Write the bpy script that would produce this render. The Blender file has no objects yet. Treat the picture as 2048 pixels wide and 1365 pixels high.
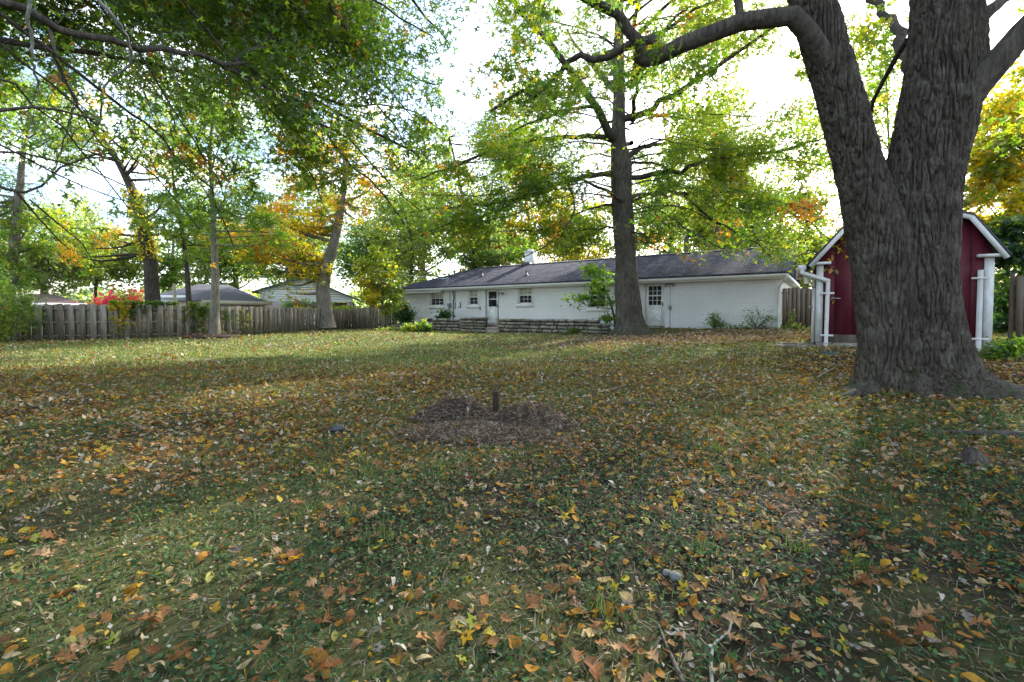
import bpy, math, random
import numpy as np
from mathutils import Vector

random.seed(5)
rng = np.random.default_rng(5)
S = bpy.context.scene
COL = S.collection
R = math.radians

# ------------------------------------------------------------------ camera, sky, sun, exposure
CAMZ, F, PITCH, SHIFT = 1.25, 910.0, R(1.8), -27.9
cd = bpy.data.cameras.new('camera')
cam = bpy.data.objects.new('camera', cd)
COL.objects.link(cam)
cam.location = (0, 0, CAMZ)
cam.rotation_euler = (R(90) - PITCH, 0, 0)
cd.sensor_width, cd.lens = 36, 16
cd.shift_y = SHIFT / 2048
cd.clip_start, cd.clip_end = 0.05, 2000
S.camera = cam

SUN_EL, SUN_AZ = R(29), R(36)
w = bpy.data.worlds.new("World")
S.world = w
w.use_nodes = True
nt = w.node_tree
nt.nodes.clear()
wo = nt.nodes.new('ShaderNodeOutputWorld')
bg = nt.nodes.new('ShaderNodeBackground')
bg.inputs['Strength'].default_value = 0.15
sky = nt.nodes.new('ShaderNodeTexSky')
sky.sky_type = 'NISHITA'
sky.sun_disc = False
sky.sun_elevation, sky.sun_rotation = SUN_EL, SUN_AZ
sky.air_density, sky.dust_density, sky.ozone_density = 1.0, 1.6, 1.5
tc = nt.nodes.new('ShaderNodeTexCoord')
mp = nt.nodes.new('ShaderNodeMapping')
mp.inputs['Scale'].default_value = (1.6, 1.6, 4.0)
cn = nt.nodes.new('ShaderNodeTexNoise')
cn.inputs['Scale'].default_value = 2.3
cn.inputs['Detail'].default_value = 7
cn.inputs['Roughness'].default_value = 0.6
cr = nt.nodes.new('ShaderNodeValToRGB')
cr.color_ramp.elements[0].position, cr.color_ramp.elements[1].position = 0.47, 0.66
cm = nt.nodes.new('ShaderNodeMixRGB')
cm.inputs['Color2'].default_value = (9.5, 9.8, 10.2, 1)
nt.links.new(tc.outputs['Generated'], mp.inputs['Vector'])
nt.links.new(mp.outputs['Vector'], cn.inputs['Vector'])
nt.links.new(cn.outputs['Fac'], cr.inputs['Fac'])
nt.links.new(cr.outputs['Color'], cm.inputs['Fac'])
nt.links.new(sky.outputs['Color'], cm.inputs['Color1'])
nt.links.new(cm.outputs['Color'], bg.inputs['Color'])
nt.links.new(bg.outputs[0], wo.inputs[0])

sd = bpy.data.lights.new('sun', 'SUN')
sd.energy, sd.angle, sd.color = 4.6, R(1.2), (1.0, 0.93, 0.82)
sun = bpy.data.objects.new('sun', sd)
COL.objects.link(sun)
to_sun = Vector((math.sin(SUN_AZ) * math.cos(SUN_EL), math.cos(SUN_AZ) * math.cos(SUN_EL), math.sin(SUN_EL)))
sun.rotation_euler = (-to_sun).to_track_quat('-Z', 'Y').to_euler()
sun.location = (20, 30, 40)

S.view_settings.view_transform = 'Standard'
S.view_settings.look = 'None'
S.view_settings.exposure = 1.68
S.view_settings.gamma = 1
S.view_settings.use_curve_mapping = False
S.render.engine = 'CYCLES'
S.cycles.max_bounces = 9
S.cycles.diffuse_bounces = 5
S.cycles.glossy_bounces = 2
S.cycles.transmission_bounces = 6
S.cycles.transparent_max_bounces = 4
S.cycles.use_denoising = True
S.cycles.caustics_reflective = False
S.cycles.caustics_refractive = False

# ------------------------------------------------------------------ helpers
sp, cp = math.sin(PITCH), math.cos(PITCH)
def ray(u, v):
    cx, cy = (u - 1024) / F, (682.5 - v + SHIFT) / F
    return np.array([cx, cp + sp * cy, -sp + cp * cy])
def P(u, v, Y):                       # point seen at photo pixel u,v standing Y metres ahead
    d = ray(u, v)
    return np.array([0, 0, CAMZ]) + d * (Y / d[1])

CTRL = np.array([
    (0, 0, 0), (-7, 0, 0), (7, 0, .12), (0, 5, .03), (-8, 8, .06), (-3, 10, .06), (3, 9, .10), (9, 3, .25), (5.6, 6.2, .23), (8, 8, .36),
    (7.2, 10.4, .47), (10, 10.5, .50), (12, 14, .5), (5, 20, .24), (0, 15, .10), (-15.3, 17.1, .22), (-20, 15, .24), (-12.4, 21.6, .2), (-11, 30, .17),
    (-4, 26.5, .20), (-1, 23.2, .19), (4, 20.5, .22), (9.5, 19.3, .52), (11.2, 18.6, .56), (6.9, 21.6, .55), (2, 26, .52), (-2, 28.2, .5),
    (-7.7, 32, .35), (-20, 40, .2), (15, 20, .55), (0, 45, .5), (40, 40, .6), (-50, 30, .3), (-40, 0, .2), (40, 0, .4), (0, -30, .1),
    (0, 150, .5), (150, 80, .5), (-150, 80, .4), (-8, 14, .1)])

def perlin(p, seed=0):
    p = np.asarray(p, float)
    i = np.floor(p).astype(np.int64)
    f = p - i
    u = f * f * f * (f * (f * 6 - 15) + 10)
    def g(dx, dy, dz):
        h = (i[:, 0] + dx) * 374761393 + (i[:, 1] + dy) * 668265263 + (i[:, 2] + dz) * 2147483647 + seed * 144269
        h = (h ^ (h >> 13)) * 1274126177
        h = (h ^ (h >> 16)) & 0xffffff
        a = h * (2 * math.pi / 0xffffff)
        z = ((h * 7919) & 0xffff) / 32768.0 - 1
        r = np.sqrt(np.maximum(0, 1 - z * z))
        return r * np.cos(a) * (f[:, 0] - dx) + r * np.sin(a) * (f[:, 1] - dy) + z * (f[:, 2] - dz)
    def lerp(a, b, t): return a + (b - a) * t
    x0 = lerp(lerp(g(0,0,0), g(1,0,0), u[:,0]), lerp(g(0,1,0), g(1,1,0), u[:,0]), u[:,1])
    x1 = lerp(lerp(g(0,0,1), g(1,0,1), u[:,0]), lerp(g(0,1,1), g(1,1,1), u[:,0]), u[:,1])
    return lerp(x0, x1, u[:, 2])
def n2(x, y, sc, seed=0):
    x = np.atleast_1d(np.asarray(x, float)); y = np.atleast_1d(np.asarray(y, float))
    return perlin(np.stack([x * sc, y * sc, np.full_like(x, .37)], 1), seed)

def H(x, y):                          # height of the ground
    x = np.atleast_1d(np.asarray(x, float)); y = np.atleast_1d(np.asarray(y, float))
    out = np.zeros_like(x)
    for s in range(0, len(x), 40000):
        a, b = x[s:s+40000], y[s:s+40000]
        d2 = (a[:, None] - CTRL[:, 0])**2 + (b[:, None] - CTRL[:, 1])**2 + 1.2
        wt = d2**-1.7
        out[s:s+40000] = (wt * CTRL[:, 2]).sum(1) / wt.sum(1)
    return out + .035 * n2(x, y, .9, 3) + .012 * n2(x, y, 3.1, 4)
def Hs(x, y): return float(H([x], [y])[0])
def G(u, v):                          # ground point seen at photo pixel u,v
    d = ray(u, v); t = 1.0; c = np.array([0, 0, CAMZ])
    step = .05
    while t < 200:
        q = c + d * t
        if q[2] < Hs(q[0], q[1]): break
        t += step; step *= 1.01
    lo, hi = t - step, t
    for _ in range(14):
        m = (lo + hi) / 2; q = c + d * m
        if q[2] < Hs(q[0], q[1]): hi = m
        else: lo = m
    return c + d * hi

def unit(v): return v / np.maximum(np.linalg.norm(v, axis=-1, keepdims=True), 1e-9)

class MB:
    def __init__(s): s.V, s.F, s.C, s.n = [], [], [], 0
    def add(s, V, Fs, col=None):
        V = np.asarray(V, float).reshape(-1, 3)
        if not isinstance(Fs, list) or (len(Fs) and not isinstance(Fs[0], np.ndarray)): Fs = [np.asarray(Fs, int)]
        for f in Fs:
            s.F.append(f + s.n)
            c = np.zeros((len(f), 3)) if col is None else np.broadcast_to(np.asarray(col, float), (len(f), 3)) if np.ndim(col) == 1 else np.asarray(col)
            s.C.append(c)
        s.V.append(V); s.n += len(V)
    def box(s, lo, hi, fr=None, col=None):
        x0, y0, z0 = lo; x1, y1, z1 = hi
        V = np.array([(x0,y0,z0),(x1,y0,z0),(x1,y1,z0),(x0,y1,z0),(x0,y0,z1),(x1,y0,z1),(x1,y1,z1),(x0,y1,z1)], float)
        if fr is not None: V = fr(V)
        s.add(V, np.array([(0,3,2,1),(4,5,6,7),(0,1,5,4),(1,2,6,5),(2,3,7,6),(3,0,4,7)]), col)
    def mesh(s, name, mats, smooth=False, off=None, color=False):
        V = np.concatenate(s.V) if s.V else np.zeros((0, 3))
        if off is not None: V = V - np.asarray(off)
        me = bpy.data.meshes.new(name)
        me.vertices.add(len(V)); me.vertices.foreach_set('co', V.astype(np.float32).ravel())
        tot = np.concatenate([np.full(len(f), f.shape[1]) for f in s.F]) if s.F else np.zeros(0, int)
        li = np.concatenate([f.ravel() for f in s.F]) if s.F else np.zeros(0, int)
        me.loops.add(len(li)); me.loops.foreach_set('vertex_index', li.astype(np.int32))
        me.polygons.add(len(tot))
        me.polygons.foreach_set('loop_start', np.concatenate([[0], np.cumsum(tot)[:-1]]).astype(np.int32))
        me.polygons.foreach_set('loop_total', tot.astype(np.int32))
        if smooth: me.polygons.foreach_set('use_smooth', np.ones(len(tot), bool))
        if color:
            a = me.attributes.new('Col', 'FLOAT_COLOR', 'FACE')
            c = np.concatenate(s.C); a.data.foreach_set('color', np.concatenate([c, np.ones((len(c), 1))], 1).astype(np.float32).ravel())
        for m in (mats if isinstance(mats, (list, tuple)) else [mats]): me.materials.append(m)
        me.update(calc_edges=True)
        return me
def worig(o):
    v = np.zeros(3)
    while o is not None:
        v += np.array(o.location); o = o.parent
    return v
def tag(o, label=None, cat=None, group=None, kind=None):
    if label: o['label'] = label
    if cat: o['category'] = cat
    if group: o['group'] = group
    if kind: o['kind'] = kind
    return o
def thing(name, label, cat, loc=(0,0,0), group=None):
    o = bpy.data.objects.new(name, None); COL.objects.link(o)
    o.location = [float(q) for q in loc]; o.empty_display_size = .2
    return tag(o, label, cat, group)
def obj(name, mb, mat, parent=None, smooth=False, color=False, origin=None, kind=None):
    off = worig(parent) if parent is not None else (origin if origin is not None else np.zeros(3))
    me = mb.mesh(name, mat, smooth, off, color)
    o = bpy.data.objects.new(name, me); COL.objects.link(o)
    if parent is not None: o.parent = parent
    elif origin is not None: o.location = [float(q) for q in origin]
    if kind: o['kind'] = kind
    return o
def inst(name, me, parent, loc, rot=(0,0,0), scale=(1,1,1)):    # copy sharing mesh data, loc in world
    o = bpy.data.objects.new(name, me); COL.objects.link(o)
    o.location = [float(q) for q in (np.asarray(loc) - (worig(parent) if parent else 0))]
    o.rotation_euler = rot; o.scale = scale
    if parent is not None: o.parent = parent
    return o

# ------------------------------------------------------------------ materials
def _m(name):
    m = bpy.data.materials.new(name); m.use_nodes = True
    t = m.node_tree; t.nodes.clear()
    return m, t, t.nodes.new('ShaderNodeOutputMaterial')
def N(t, typ, **kw):
    n = t.nodes.new(typ)
    for k, v in kw.items():
        if k in n.inputs: n.inputs[k].default_value = v
        else: setattr(n, k, v)
    return n
def surf(name, c1, c2=None, scale=6, rough=.8, bump=0., bscale=60, stretch=(1,1,1), spec=.25, rand=0., detail=5, metal=0., c3=None, sc3=1.3, t3=.55):
    m, t, out = _m(name)
    b = N(t, 'ShaderNodeBsdfPrincipled', Roughness=rough, Metallic=metal)
    b.inputs['Specular IOR Level'].default_value = spec
    c2 = c2 or tuple(x * .7 for x in c1)
    co = N(t, 'ShaderNodeTexCoord'); ma = N(t, 'ShaderNodeMapping'); ma.inputs['Scale'].default_value = stretch
    t.links.new(co.outputs['Object'], ma.inputs['Vector'])
    vec = ma.outputs['Vector']
    if rand:
        oi = N(t, 'ShaderNodeObjectInfo'); ad = N(t, 'ShaderNodeVectorMath', operation='ADD')
        sc = N(t, 'ShaderNodeMath', operation='MULTIPLY'); sc.inputs[1].default_value = 37.
        t.links.new(oi.outputs['Random'], sc.inputs[0]); t.links.new(vec, ad.inputs[0]); t.links.new(sc.outputs[0], ad.inputs[1])
        vec = ad.outputs[0]
    no = N(t, 'ShaderNodeTexNoise', Scale=scale, Detail=detail, Roughness=.62)
    t.links.new(vec, no.inputs['Vector'])
    rp = N(t, 'ShaderNodeValToRGB')
    rp.color_ramp.elements[0].color = (*c1, 1); rp.color_ramp.elements[1].color = (*c2, 1)
    rp.color_ramp.elements[0].position, rp.color_ramp.elements[1].position = .33, .68
    t.links.new(no.outputs['Fac'], rp.inputs['Fac'])
    col = rp.outputs['Color']
    if c3 is not None:
        n3 = N(t, 'ShaderNodeTexNoise', Scale=sc3, Detail=4)
        t.links.new(vec, n3.inputs['Vector'])
        r3 = N(t, 'ShaderNodeValToRGB'); r3.color_ramp.elements[0].position, r3.color_ramp.elements[1].position = t3, t3 + .13
        t.links.new(n3.outputs['Fac'], r3.inputs['Fac'])
        mx = N(t, 'ShaderNodeMixRGB'); mx.inputs['Color2'].default_value = (*c3, 1)
        t.links.new(r3.outputs['Color'], mx.inputs['Fac']); t.links.new(col, mx.inputs['Color1']); col = mx.outputs['Color']
    if rand:
        hs = N(t, 'ShaderNodeHueSaturation')
        mr = N(t, 'ShaderNodeMapRange'); mr.inputs['To Min'].default_value = 1 - rand; mr.inputs['To Max'].default_value = 1 + rand
        t.links.new(oi.outputs['Random'], mr.inputs['Value']); t.links.new(mr.outputs[0], hs.inputs['Value'])
        t.links.new(col, hs.inputs['Color']); col = hs.outputs['Color']
    t.links.new(col, b.inputs['Base Color'])
    if bump:
        n4 = N(t, 'ShaderNodeTexNoise', Scale=bscale, Detail=6, Roughness=.65)
        t.links.new(vec, n4.inputs['Vector'])
        bp = N(t, 'ShaderNodeBump', Strength=bump, Distance=.02)
        t.links.new(n4.outputs['Fac'], bp.inputs['Height']); t.links.new(bp.outputs[0], b.inputs['Normal'])
    t.links.new(b.outputs[0], out.inputs[0])
    return m
def leafmat(name, trans=.64, tint=(2.45, 2.65, .75), rough=.45, gloss=.05, mottle=0):
    m, t, out = _m(name)
    at = N(t, 'ShaderNodeAttribute', attribute_name='Col')
    d = N(t, 'ShaderNodeBsdfDiffuse'); tr = N(t, 'ShaderNodeBsdfTranslucent'); gl = N(t, 'ShaderNodeBsdfGlossy', Roughness=rough)
    mu = N(t, 'ShaderNodeMixRGB', blend_type='MULTIPLY', Fac=1.); mu.inputs['Color2'].default_value = (*tint, 1)
    src = at.outputs['Color']
    if mottle:
        co = N(t, 'ShaderNodeTexCoord'); no = N(t, 'ShaderNodeTexNoise', Scale=mottle, Detail=5, Roughness=.7); t.links.new(co.outputs['Object'], no.inputs['Vector'])
        mr = N(t, 'ShaderNodeMapRange'); mr.inputs['From Min'].default_value = .32; mr.inputs['From Max'].default_value = .68; mr.inputs['To Min'].default_value = .6; mr.inputs['To Max'].default_value = 1.35
        t.links.new(no.outputs['Fac'], mr.inputs['Value']); hv = N(t, 'ShaderNodeHueSaturation', Saturation=1.06); t.links.new(src, hv.inputs['Color']); t.links.new(mr.outputs[0], hv.inputs['Value']); src = hv.outputs['Color']
    t.links.new(src, d.inputs['Color']); t.links.new(src, mu.inputs['Color1']); t.links.new(mu.outputs['Color'], tr.inputs['Color'])
    m1 = N(t, 'ShaderNodeMixShader', Fac=trans); m2 = N(t, 'ShaderNodeMixShader', Fac=gloss)
    t.links.new(d.outputs[0], m1.inputs[1]); t.links.new(tr.outputs[0], m1.inputs[2])
    t.links.new(m1.outputs[0], m2.inputs[1]); t.links.new(gl.outputs[0], m2.inputs[2])
    t.links.new(m2.outputs[0], out.inputs[0])
    return m
def barkmat(name, c1, c2, moss=None, sc=1.0, bump=.9):
    m, t, out = _m(name)
    b = N(t, 'ShaderNodeBsdfPrincipled', Roughness=.92); b.inputs['Specular IOR Level'].default_value = .12
    co = N(t, 'ShaderNodeTexCoord'); ma = N(t, 'ShaderNodeMapping'); ma.inputs['Scale'].default_value = (sc, sc, sc * .16)
    t.links.new(co.outputs['Object'], ma.inputs['Vector'])
    v1 = N(t, 'ShaderNodeTexNoise', Scale=22, Detail=8, Roughness=.65, Distortion=.6)
    t.links.new(ma.outputs['Vector'], v1.inputs['Vector'])
    rp = N(t, 'ShaderNodeValToRGB'); rp.color_ramp.elements[0].color = (*c1, 1); rp.color_ramp.elements[1].color = (*c2, 1)
    rp.color_ramp.elements[0].position, rp.color_ramp.elements[1].position = .36, .66
    t.links.new(v1.outputs['Fac'], rp.inputs['Fac'])
    col = rp.outputs['Color']
    n3 = N(t, 'ShaderNodeTexNoise', Scale=1.6 * sc, Detail=5)
    t.links.new(co.outputs['Object'], n3.inputs['Vector'])
    hs = N(t, 'ShaderNodeMapRange'); hs.inputs['From Min'].default_value = .3; hs.inputs['From Max'].default_value = .7
    hs.inputs['To Min'].default_value = .75; hs.inputs['To Max'].default_value = 1.25
    t.links.new(n3.outputs['Fac'], hs.inputs['Value'])
    hv = N(t, 'ShaderNodeHueSaturation'); t.links.new(col, hv.inputs['Color']); t.links.new(hs.outputs[0], hv.inputs['Value'])
    col = hv.outputs['Color']
    if moss:
        n6 = N(t, 'ShaderNodeTexNoise', Scale=3.1, Detail=9, Roughness=.72); t.links.new(co.outputs['Object'], n6.inputs['Vector'])
        r6 = N(t, 'ShaderNodeValToRGB'); r6.color_ramp.elements[0].position, r6.color_ramp.elements[1].position = .53, .68; r6.color_ramp.elements[1].color = (.6, .6, .6, 1); t.links.new(n6.outputs['Fac'], r6.inputs['Fac'])
        mx = N(t, 'ShaderNodeMixRGB'); mx.inputs['Color2'].default_value = (.15, .148, .12, 1); t.links.new(r6.outputs['Color'], mx.inputs['Fac']); t.links.new(col, mx.inputs['Color1']); col = mx.outputs['Color']
        sx = N(t, 'ShaderNodeSeparateXYZ'); t.links.new(co.outputs['Object'], sx.inputs[0])
        mr = N(t, 'ShaderNodeMapRange'); mr.inputs['From Min'].default_value = 0.05; mr.inputs['From Max'].default_value = .75
        mr.inputs['To Min'].default_value = .75; mr.inputs['To Max'].default_value = 0
        t.links.new(sx.outputs['Z'], mr.inputs['Value'])
        n5 = N(t, 'ShaderNodeTexNoise', Scale=5, Detail=6); t.links.new(co.outputs['Object'], n5.inputs['Vector'])
        r5 = N(t, 'ShaderNodeValToRGB'); r5.color_ramp.elements[0].position, r5.color_ramp.elements[1].position = .47, .62
        t.links.new(n5.outputs['Fac'], r5.inputs['Fac'])
        mm = N(t, 'ShaderNodeMath', operation='MULTIPLY'); t.links.new(mr.outputs[0], mm.inputs[0]); t.links.new(r5.outputs['Color'], mm.inputs[1])
        mx = N(t, 'ShaderNodeMixRGB'); mx.inputs['Color2'].default_value = (*moss, 1)
        t.links.new(mm.outputs[0], mx.inputs['Fac']); t.links.new(col, mx.inputs['Color1']); col = mx.outputs['Color']
    t.links.new(col, b.inputs['Base Color'])
    bp = N(t, 'ShaderNodeBump', Strength=bump, Distance=.03)
    t.links.new(v1.outputs['Fac'], bp.inputs['Height']); t.links.new(bp.outputs[0], b.inputs['Normal'])
    t.links.new(b.outputs[0], out.inputs[0])
    return m

M = {}
M['leaf'] = leafmat('tree_leaf')
M['grass'] = leafmat('grass_blade', .4, (1.4, 1.4, .8), .6, .03)
M['litter'] = leafmat('dry_leaf', .22, (1.3, 1.1, .6), .7, .02, 55)
M['cover_leaf'] = leafmat('creeper_leaf', .25, (1.4, 1.5, .7), .7, .015)
M['bark_big'] = barkmat('furrowed_bark', (.022, .017, .013), (.098, .083, .069), (.035, .045, .016), 1.7, .7)
M['bark_oak'] = barkmat('oak_bark', (.045, .040, .034), (.13, .115, .095), (.05, .055, .03), .8)
M['bark_grey'] = barkmat('grey_bark', (.10, .088, .072), (.26, .235, .20), None, 1.0)
M['bark_dark'] = barkmat('dark_bark', (.035, .03, .026), (.10, .088, .075), None, 1.0)
M['twig'] = surf('twig_bark', (.045, .038, .03), (.10, .088, .07), 9)
M['lichen'] = surf('lichen_bark', (.12, .13, .11), (.26, .27, .24), 14)
M['white'] = surf('white_paint', (.80, .80, .79), (.72, .72, .70), 3, .55, .1, 30)
M['shed_white'] = surf('worn_white_paint', (.66, .66, .66), (.48, .48, .47), 7, .6, .25, 40, (1, 1, .4), c3=(.25, .23, .2), sc3=9, t3=.66)
M['red'] = surf('barn_red_paint', (.098, .010, .022), (.070, .008, .017), 4, .6, .3, 60, (1, 1, .15), c3=(.10, .03, .03), sc3=2.2, t3=.56)
M['shingle_dark'] = surf('grey_shingles', (.055, .055, .065), (.11, .11, .125), 30, .9, .5, 80)
M['pane'] = surf('window_pane', (.018, .02, .022), (.03, .032, .03), 2, .06, spec=.6)
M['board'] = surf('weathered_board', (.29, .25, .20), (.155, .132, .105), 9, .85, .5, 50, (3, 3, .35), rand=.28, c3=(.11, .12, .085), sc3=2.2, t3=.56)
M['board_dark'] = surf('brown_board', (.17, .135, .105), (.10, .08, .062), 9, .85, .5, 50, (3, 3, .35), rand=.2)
M['stone'] = surf('lime_stone', (.32, .29, .23), (.15, .135, .11), 9, .9, .7, 30, rand=.42, c3=(.06, .065, .045), sc3=4, t3=.52)
M['mortar'] = surf('dark_joint', (.02, .018, .015), (.03, .027, .022), 12, .95)
M['concrete'] = surf('concrete', (.36, .32, .27), (.27, .24, .20), 8, .9, .4, 50)
M['metal_grey'] = surf('grey_metal', (.30, .31, .32), (.22, .22, .23), 6, .5)
M['metal_dark'] = surf('dark_metal', (.03, .03, .035), (.05, .05, .055), 6, .45, spec=.5)
M['straw'] = leafmat('straw', .15, (1.2, 1.1, .9), .8, .01)
M['wood_old'] = surf('old_wood', (.14, .11, .085), (.07, .055, .042), 10, .9, .7, 40, (1, 1, .2))
M['beige'] = surf('beige_trim', (.52, .46, .36), (.45, .40, .31), 4, .7)
M['green_plastic'] = surf('green_plastic', (.035, .065, .052), (.028, .05, .04), 6, .5)
M['blind'] = surf('window_blind', (.62, .60, .52), (.5, .48, .42), 4, .7)
M['siding'] = surf('white_siding', (.82, .84, .87), (.78, .80, .83), 3, .5)

def brickmat(name, c1, c2, mortar, bump=.5, sx=1.0):
    m, t, out = _m(name)
    b = N(t, 'ShaderNodeBsdfPrincipled', Roughness=.7); b.inputs['Specular IOR Level'].default_value = .25
    at = N(t, 'ShaderNodeUVMap')
    br = N(t, 'ShaderNodeTexBrick', Scale=1.0); br.inputs['Color1'].default_value = (*c1, 1); br.inputs['Color2'].default_value = (*c2, 1); br.inputs['Mortar'].default_value = (*mortar, 1)
    br.inputs['Mortar Size'].default_value = .008; br.inputs['Mortar Smooth'].default_value = .2
    br.inputs['Brick Width'].default_value = .21; br.inputs['Row Height'].default_value = .078
    t.links.new(at.outputs[0], br.inputs['Vector'])
    no = N(t, 'ShaderNodeTexNoise', Scale=1.1, Detail=6); t.links.new(at.outputs[0], no.inputs['Vector'])
    mr = N(t, 'ShaderNodeMapRange'); mr.inputs['To Min'].default_value = .86; mr.inputs['To Max'].default_value = 1.08
    t.links.new(no.outputs['Fac'], mr.inputs['Value'])
    hv = N(t, 'ShaderNodeHueSaturation'); t.links.new(br.outputs['Color'], hv.inputs['Color']); t.links.new(mr.outputs[0], hv.inputs['Value'])
    t.links.new(hv.outputs['Color'], b.inputs['Base Color'])
    iv = N(t, 'ShaderNodeMath', operation='SUBTRACT'); iv.inputs[0].default_value = 1.
    t.links.new(br.outputs['Fac'], iv.inputs[1])
    bp = N(t, 'ShaderNodeBump', Strength=bump, Distance=.01); t.links.new(iv.outputs[0], bp.inputs['Height']); t.links.new(bp.outputs[0], b.inputs['Normal'])
    t.links.new(b.outputs[0], out.inputs[0])
    return m
M['white_brick'] = brickmat('painted_white_brick', (.82, .82, .82), (.78, .78, .78), (.60, .60, .60), .9)
M['red_brick'] = brickmat('red_brick', (.26, .10, .07), (.20, .075, .055), (.35, .30, .26), .5)
def shinglemat():
    m, t, out = _m('roof_shingles')
    b = N(t, 'ShaderNodeBsdfPrincipled', Roughness=1.); b.inputs['Specular IOR Level'].default_value = .02
    at = N(t, 'ShaderNodeUVMap')
    br = N(t, 'ShaderNodeTexBrick', Scale=1.0); br.inputs['Color1'].default_value = (.038, .041, .055, 1); br.inputs['Color2'].default_value = (.080, .083, .106, 1); br.inputs['Mortar'].default_value = (.022, .022, .028, 1)
    br.inputs['Mortar Size'].default_value = .012; br.inputs['Brick Width'].default_value = .26; br.inputs['Row Height'].default_value = .14
    t.links.new(at.outputs[0], br.inputs['Vector'])
    no = N(t, 'ShaderNodeTexNoise', Scale=7., Detail=6, Roughness=.7); t.links.new(at.outputs[0], no.inputs['Vector'])
    mr = N(t, 'ShaderNodeMapRange'); mr.inputs['To Min'].default_value = .55; mr.inputs['To Max'].default_value = 1.45
    t.links.new(no.outputs['Fac'], mr.inputs['Value'])
    hv = N(t, 'ShaderNodeHueSaturation'); t.links.new(br.outputs['Color'], hv.inputs['Color']); t.links.new(mr.outputs[0], hv.inputs['Value'])
    t.links.new(hv.outputs['Color'], b.inputs['Base Color'])
    bp = N(t, 'ShaderNodeBump', Strength=.8, Distance=.02); t.links.new(no.outputs['Fac'], bp.inputs['Height']); t.links.new(bp.outputs[0], b.inputs['Normal'])
    t.links.new(b.outputs[0], out.inputs[0])
    return m
M['shingles'] = shinglemat()
def set_uv(o, fn):                    # UV in metres from world vertex positions
    me = o.data; uv = me.uv_layers.new(name='UVMap')
    off = worig(o)
    co = np.empty(len(me.vertices) * 3, np.float32); me.vertices.foreach_get('co', co); co = co.reshape(-1, 3) + off
    li = np.empty(len(me.loops), np.int32); me.loops.foreach_get('vertex_index', li)
    uv.data.foreach_set('uv', fn(co)[li].astype(np.float32).ravel())

# ------------------------------------------------------------------ ground
def masks(x, y):                      # 0..1 amounts of bare soil, grass, ground cover at a place
    x = np.asarray(x, float); y = np.asarray(y, float)
    a = n2(x, y, .45, 11) + .5 * n2(x, y, 1.3, 12) + .3 * n2(x, y, 3.3, 13)
    near = np.clip((9.5 - y) / 6, 0, 1)
    left = np.clip((-x - .3 * y) / 4, 0, 1)
    soil = np.clip(.30 * near + .22 * left * near + a * 1.1 + .02, 0, 1)
    # worn earth under the oak and beside the big tree
    soil = np.maximum(soil, np.clip(1.1 - np.hypot((x - 6.0) / 4.6, (y - 17.0) / 3.4), 0, 1) * 1.0)
    soil = np.maximum(soil, np.clip(1.3 - np.hypot((x - 7.5) / 3.0, (y - 8.0) / 2.5), 0, 1))
    b = n2(x, y, .6, 21) + .6 * n2(x, y, 1.9, 22)
    cover = np.clip((6.8 - y) / 4.0, 0, 1) * np.clip(.72 + .13 * x + b * 1.8, 0, 1)
    grass = np.clip(1.05 - soil * 1.15 - .35 * cover, 0.04, 1)
    return soil, grass, cover
def groundmat():
    m, t, out = _m('lawn_soil')
    b = N(t, 'ShaderNodeBsdfPrincipled', Roughness=.95); b.inputs['Specular IOR Level'].default_value = .1
    at = N(t, 'ShaderNodeAttribute', attribute_name='Grassy')
    co = N(t, 'ShaderNodeTexCoord')
    n1 = N(t, 'ShaderNodeTexNoise', Scale=2.2, Detail=9, Roughness=.7); t.links.new(co.outputs['Object'], n1.inputs['Vector'])
    r1 = N(t, 'ShaderNodeValToRGB'); r1.color_ramp.elements[0].color = (.014, .011, .009, 1); r1.color_ramp.elements[1].color = (.046, .037, .030, 1)
    t.links.new(n1.outputs['Fac'], r1.inputs['Fac'])
    n2_ = N(t, 'ShaderNodeTexNoise', Scale=11, Detail=8, Roughness=.75); t.links.new(co.outputs['Object'], n2_.inputs['Vector'])
    r2 = N(t, 'ShaderNodeValToRGB'); r2.color_ramp.elements[0].color = (.04, .058, .016, 1); r2.color_ramp.elements[1].color = (.16, .17, .065, 1)
    r2.color_ramp.elements[0].position, r2.color_ramp.elements[1].position = .35, .68
    t.links.new(n2_.outputs['Fac'], r2.inputs['Fac'])
    mx = N(t, 'ShaderNodeMixRGB'); t.links.new(at.outputs['Fac'], mx.inputs['Fac']); t.links.new(r1.outputs['Color'], mx.inputs['Color1']); t.links.new(r2.outputs['Color'], mx.inputs['Color2'])
    t.links.new(mx.outputs['Color'], b.inputs['Base Color'])
    n4 = N(t, 'ShaderNodeTexNoise', Scale=24, Detail=8, Roughness=.75); t.links.new(co.outputs['Object'], n4.inputs['Vector'])
    bp = N(t, 'ShaderNodeBump', Strength=1., Distance=.04); t.links.new(n4.outputs['Fac'], bp.inputs['Height']); t.links.new(bp.outputs[0], b.inputs['Normal'])
    t.links.new(b.outputs[0], out.inputs[0])
    return m
def axis(lo, hi, a, b, step, far):
    mid = np.arange(a, b + 1e-6, step)
    def grow_(start, end, sgn):
        v, s, r = start, step, []
        while sgn * (end - v) > 0:
            s *= 1.25; v += sgn * s; r.append(v)
        return r
    return np.array(sorted(grow_(a, lo, -1)) + list(mid) + grow_(b, hi, 1))
gx, gy = axis(-600, 600, -17, 13, .19, 0), axis(-60, 900, .6, 25, .19, 0)
XX, YY = np.meshgrid(gx, gy)
ZZ = H(XX.ravel(), YY.ravel())
nx, ny = len(gx), len(gy)
idx = np.arange(nx * ny).reshape(ny, nx)
gm = MB()
gm.add(np.stack([XX.ravel(), YY.ravel(), ZZ], 1), np.stack([idx[:-1, :-1], idx[:-1, 1:], idx[1:, 1:], idx[1:, :-1]], -1).reshape(-1, 4))
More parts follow.
